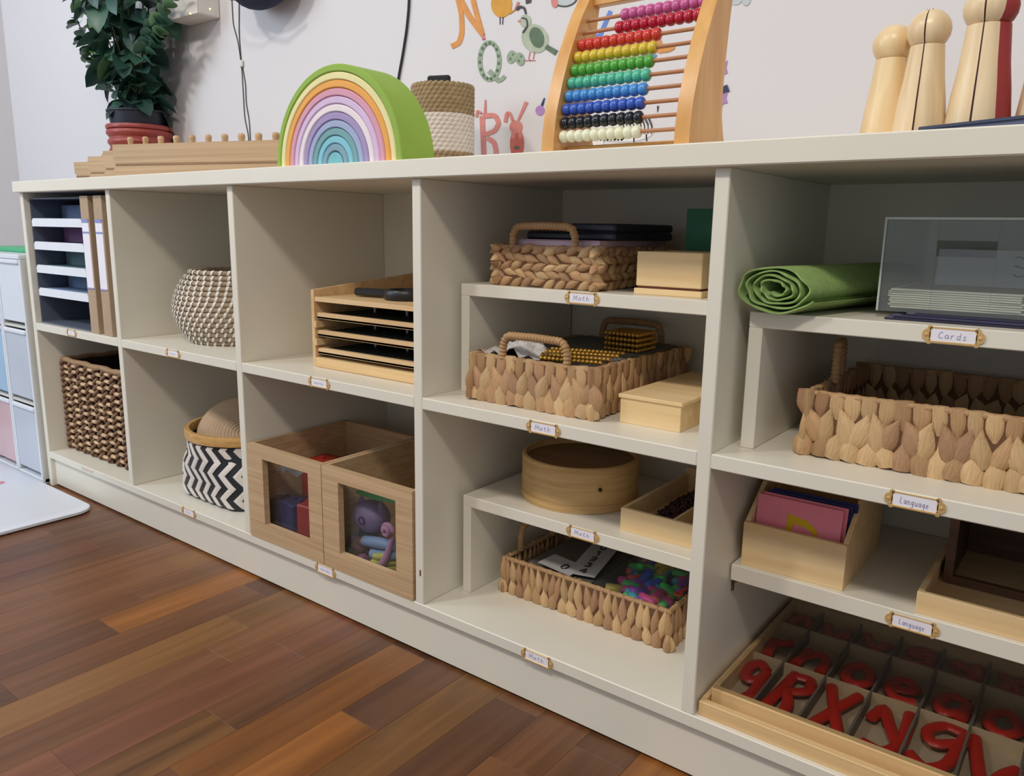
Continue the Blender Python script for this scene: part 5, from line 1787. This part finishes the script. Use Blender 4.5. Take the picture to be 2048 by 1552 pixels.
ribbon('ear', [(1011, 244), (1014, 226), (1020, 226), (1026, 242)], 7, 5, D_RO, t, 2)
ribbon('ear', [(1037, 240), (1045, 222), (1053, 204)], 4, 7, D_RO, t, 2)
poly_part('paw', oval((1027, 270), 4, 8), D_RO, t, 2)
poly_part('paw', oval((1041, 270), 4, 8), D_RO, t, 2)
poly_part('carrot_leaf', oval((1034, 295), 5, 3), D_GR, t, 3)
t = decal('small violet round creature painted left of the abacus foot', (1080, 221))
poly_part('body', oval((1080, 221), 9, 10), D_PU, t)
ribbon('horn', [(1084, 211), (1089, 196)], 5, 2, D_NV, t, 1)
t = decal('blue crossed letter X painted behind the abacus', (1255, 70))
ribbon('stroke', [(1221, 22), (1196, 80), (1172, 138)], 8, 8, D_BL, t)
ribbon('stroke', [(1152, 58), (1200, 74), (1260, 96), (1312, 114)], 8, 9, D_BL, t, 1)
t = decal('orange fish-like animal painted behind the abacus right side', (1325, 88))
poly_part('body', oval((1314, 84), 9, 24, -0.3), D_OR, t)
poly_part('fin', oval((1330, 97), 20, 8, -0.15), D_OR, t, 1)
t = decal('striped black and white zebra painted behind the lowest abacus rods', (1285, 258))
poly_part('body', oval((1246, 262), 62, 22), mat('decal_white', '#e9e6e4', 0.8), t)
poly_part('head', oval((1192, 282), 16, 12, 0.4), mat('decal_white', '#e9e6e4', 0.8), t)
for k in range(10):
    ribbon('stripe', [(1234 + k * 7, 240 - k * .5), (1241 + k * 7, 252), (1240 + k * 7, 268)], 3, 2, D_DK, t, 1)
ribbon('leg', [(1268, 268), (1268, 284)], 2.5, 2.5, D_DK, t)
ribbon('leg', [(1293, 268), (1293, 282)], 2.5, 2.5, D_DK, t)
for k in range(9):
    ribbon('stripe', [(1186 + k * 7, 281), (1194 + k * 7, 275)], 3.5, 1.5, D_DK, t)
ribbon('tail_tuft', [(1315, 224), (1316, 212)], 1.2, 4, D_DK, t)
t = decal('violet winged creature with a navy band painted right of the abacus', (1444, 170))
poly_part('wing', [(1425, 138), (1440, 130), (1455, 121), (1452, 135), (1455, 146), (1446, 150), (1438, 164), (1425, 172)], D_PU, t)
poly_part('wing', [(1425, 192), (1440, 188), (1456, 182), (1452, 196), (1455, 206), (1446, 208), (1441, 222), (1425, 215)], D_PU, t)
ribbon('band', [(1415, 196), (1436, 184), (1457, 176)], 14, 14, D_NV, t, 1)
t = decal('pale grey animal with a pink foot painted at the top above the quail', (1120, -4))
poly_part('body', oval((1128, -8), 28, 22), D_DK, t)
poly_part('belly', oval((1129, -8), 25, 19.5), D_GY, t, 1)
poly_part('foot', oval((1110, 5), 7, 10), D_RO, t, 2)
poly_part('patch', [(1050, -10), (1064, -10), (1062, 5), (1052, 8)], D_DK, t)
t = decal('pale grey cloud smudge painted at the top right of the abacus', (1478, 0))
poly_part('cloud', oval((1470, -2), 14, 12), D_GY, t)
poly_part('cloud', oval((1492, -2), 9, 13), D_GY, t, 1)

# wall box with two tiny lamps, navy cap, cables
wbx = thing('wall_box', 'white box hung on the wall behind the plant', 'box', (0.265, YW - 0.03, 1.212))
G().box(0.180, 0.318, YW - 0.062, YW - 0.0005, 1.212, 1.42, 0.003).obj('body', mat('box_plastic', '#ddd6cf', 0.6), wbx, smooth=False)
G().box(0.180, 0.318, YW - 0.0640, YW - 0.0622, 1.212, 1.42, 0.0005).obj('lid', mat('box_lid', '#e6dfd8', 0.5), wbx, smooth=False)
GLOW = mat('warm_bulb', '#ffd27a', 0.4, emit=3.0)
for p in ((380, 27), (420, 18)):
    q = at(p[0], p[1], 'y', YW - 0.066)
    G().ell(q, (0.0022, 0.0022, 0.0022), 8, 6).obj('bulb', GLOW, wbx)
cp = thing('sun_hat', 'dark navy cloth hat hanging on the wall above the wooden blocks', 'hat', (0.53, YW - 0.06, 1.205))
g = G()
g.ell((0.572, YW - 0.055, 1.262), (0.118, 0.050, 0.076), 26, 14)
g.obj('crown', mat('navy_cloth', '#2c3049', 0.9, var=0.1, scale=60), cp, angle=80)
G().tube([(0.470, YW - 0.084, 1.235), (0.52, YW - 0.104, 1.206), (0.58, YW - 0.106, 1.196), (0.65, YW - 0.092, 1.212)], 0.004, 8).obj('hem', mat('navy_hem', '#1d2034', 0.9), cp)
CABLE = mat('black_cable', '#1a1b20', 0.5)
WIRE = mat('dark_green_wire', '#2d3328', 0.6)


def cable(name, pts, r, m, lab):
    d = smooth_line(pts, 1)
    P = []
    for p in d:
        q = at(p[0], p[1], 'y', YW - r - 0.0006)
        P.append(q)
    o = G().tube(P, r, 7).obj(name, m)
    tag(o, lab, 'cable')


cable('power_cable', [(819, -30), (817, 20), (813, 60), (806, 105), (796, 160), (788, 240), (784, 345)], 0.0026, CABLE, 'thick black cable running down the wall behind the rainbow')
cable('fairy_light_wire', [(463, -10), (466, 48), (476, 84), (481, 118), (484, 145), (489, 235), (497, 272), (500, 352)], 0.0011, WIRE, 'thin dark wire down the wall, left of its pair')
cable('fairy_light_wire', [(478, -10), (478, 70), (482, 118), (486, 140), (491, 170), (492, 205), (499, 245), (503, 352)], 0.0011, WIRE, 'thin dark wire down the wall, right of its pair')
q = at(482.5, 127, 'y', YW - 0.004)
tag(G().box(q.x - .006, q.x + .006, YW - .007, YW - .0003, q.z - .008, q.z + .008, 0.002).obj('cable_clip', mat('clip_white', '#dcd9d8', 0.5), smooth=False), 'small white clip holding the pair of thin wires', 'clip')

# ------------------------------------------------------------------ plastic drawer towers and mat on the left
FR = mat('tower_frame', '#dfe3ea', 0.35, var=0.02)
TS = mat('tower_side', '#d5d3cb', 0.5, var=0.02)
FRONT = [mat('drawer_pale', '#dbe0e8', 0.3, var=0.03, scale=8), mat('drawer_grey', '#bfc6d2', 0.3, var=0.05, scale=8), mat('drawer_blue', '#9fc0dc', 0.3, var=0.10, scale=6), mat('drawer_rose', '#cfaeb4', 0.3, var=0.10, scale=6)]
ZL = [(0.438, 0.612), (0.232, 0.418), (0.030, 0.212)]


def tower(x0, x1, fronts, label):
    t = thing('drawer_tower', label, 'drawers', ((x0 + x1) / 2, 0.17, 0.0), group='plastic drawer towers')
    y0, y1 = -0.012, 0.335
    G().box(x1 - 0.006, x1, y0 + .006, y1, 0.004, 0.602, 0.001).obj('side_wall', TS, t, smooth=False)
    G().box(x0, x0 + 0.006, y0 + .006, y1, 0.004, 0.602, 0.001).obj('side_wall', TS, t, smooth=False)
    G().box(x0, x1, y0 - .002, y1, 0.602, 0.614, 0.002).obj('top_panel', FR, t, smooth=False)
    G().box(x0, x1, y0, y1, 0.0, 0.016, 0.002).obj('base_panel', FR, t, smooth=False)
    G().box(x0 + .006, x1 - .006, y1 - .004, y1, 0.016, 0.602).obj('back_panel', TS, t, smooth=False)
    for xs in (x0, x1 - 0.008):
        G().box(xs, xs + .008, y0, y0 + .006, 0.016, 0.602, 0.001).obj('front_post', FR, t, smooth=False)
    for (a, b_), m in zip(ZL, fronts):
        b2 = min(b_, 0.601)
        d = G().box(x0 + .009, x1 - .009, y0 + .002, y0 + .006, a, b2 - .012, 0.001).box(x0 + .009, x1 - .009, y0 + .006, y1 - .01, a, a + .003).obj('drawer', m, t, smooth=False)
        G().box(x0 + .009, x1 - .009, y0 - .004, y0 + .006, b2 - .012, b2, 0.003).obj('handle_lip', FR, d, smooth=False)
        if a > 0.1:
            G().box(x0 + .006, x1 - .006, y0 + .004, y1 - .01, a - .016, a - .010).obj('rail', TS, t, smooth=False)
    return t


tower(-0.168, -0.012, (FRONT[0], FRONT[1], FRONT[1]), 'pale grey plastic drawer tower standing against the left end of the shelf')
tower(-0.328, -0.172, (FRONT[0], FRONT[2], FRONT[3]), 'plastic drawer tower with blue and rose contents, cut by the left picture edge')
GL_ = thing('storage_lid', 'flat green plastic box lid lying on the drawer towers', 'lid', (-0.17, 0.15, 0.6142))
G().box(-0.325, -0.020, 0.010, 0.300, 0.6142, 0.6170, 0.001).obj('rim', mat('lid_pale', '#c9cfd0', 0.4), GL_, smooth=False)
G().box(-0.322, -0.023, 0.013, 0.297, 0.6170, 0.6290, 0.003).obj('panel', mat('lid_green', '#3fae78', 0.4, var=0.08), GL_, smooth=False)

MATW = mat('mat_white', '#e9edf6', 0.45, var=0.01)
mt = thing('floor_mat', 'white padded floor mat with a rounded corner beside the shelf', 'mat', (-0.15, -0.35, 0))
X0, X1, Y0, Y1, RD = -0.75, 0.300, -0.75, -0.016, 0.045
out = []
for (cx_, cy_, a0) in ((X1 - RD, Y1 - RD, 0), (X0 + RD, Y1 - RD, 90), (X0 + RD, Y0 + RD, 180), (X1 - RD, Y0 + RD, 270)):
    for i in range(9):
        a = math.radians(a0 + i * 90 / 8)
        out.append((cx_ + RD * math.cos(a), cy_ + RD * math.sin(a)))
cxm, cym = (X0 + X1) / 2, (Y0 + Y1) / 2
vs, fs = [], []
n = len(out)
lv = [(0.985, 0.0), (1.0, 0.004), (1.0, 0.010), (0.988, 0.013)]
for s, z in lv:
    for p in out:
        vs.append((cxm + (p[0] - cxm) * s, cym + (p[1] - cym) * s, z))
for k in range(3):
    for i in range(n):
        j = (i + 1) % n
        fs.append([k * n + i, k * n + j, (k + 1) * n + j, (k + 1) * n + i])
fs += [list(range(n))[::-1], [3 * n + i for i in range(n)]]
G().add(vs, fs).obj('pad', MATW, mt, angle=40)
q = at(-2, 966, 'z', 0.0132)
G().lathe([(0.0003, 0), (0.014, 0), (0.014, 0.0004), (0.0003, 0.0004)], 20, c=(q.x, q.y, 0.0131)).obj('printed_spot', mat('rose_print', '#d58f98', 0.7), mt)
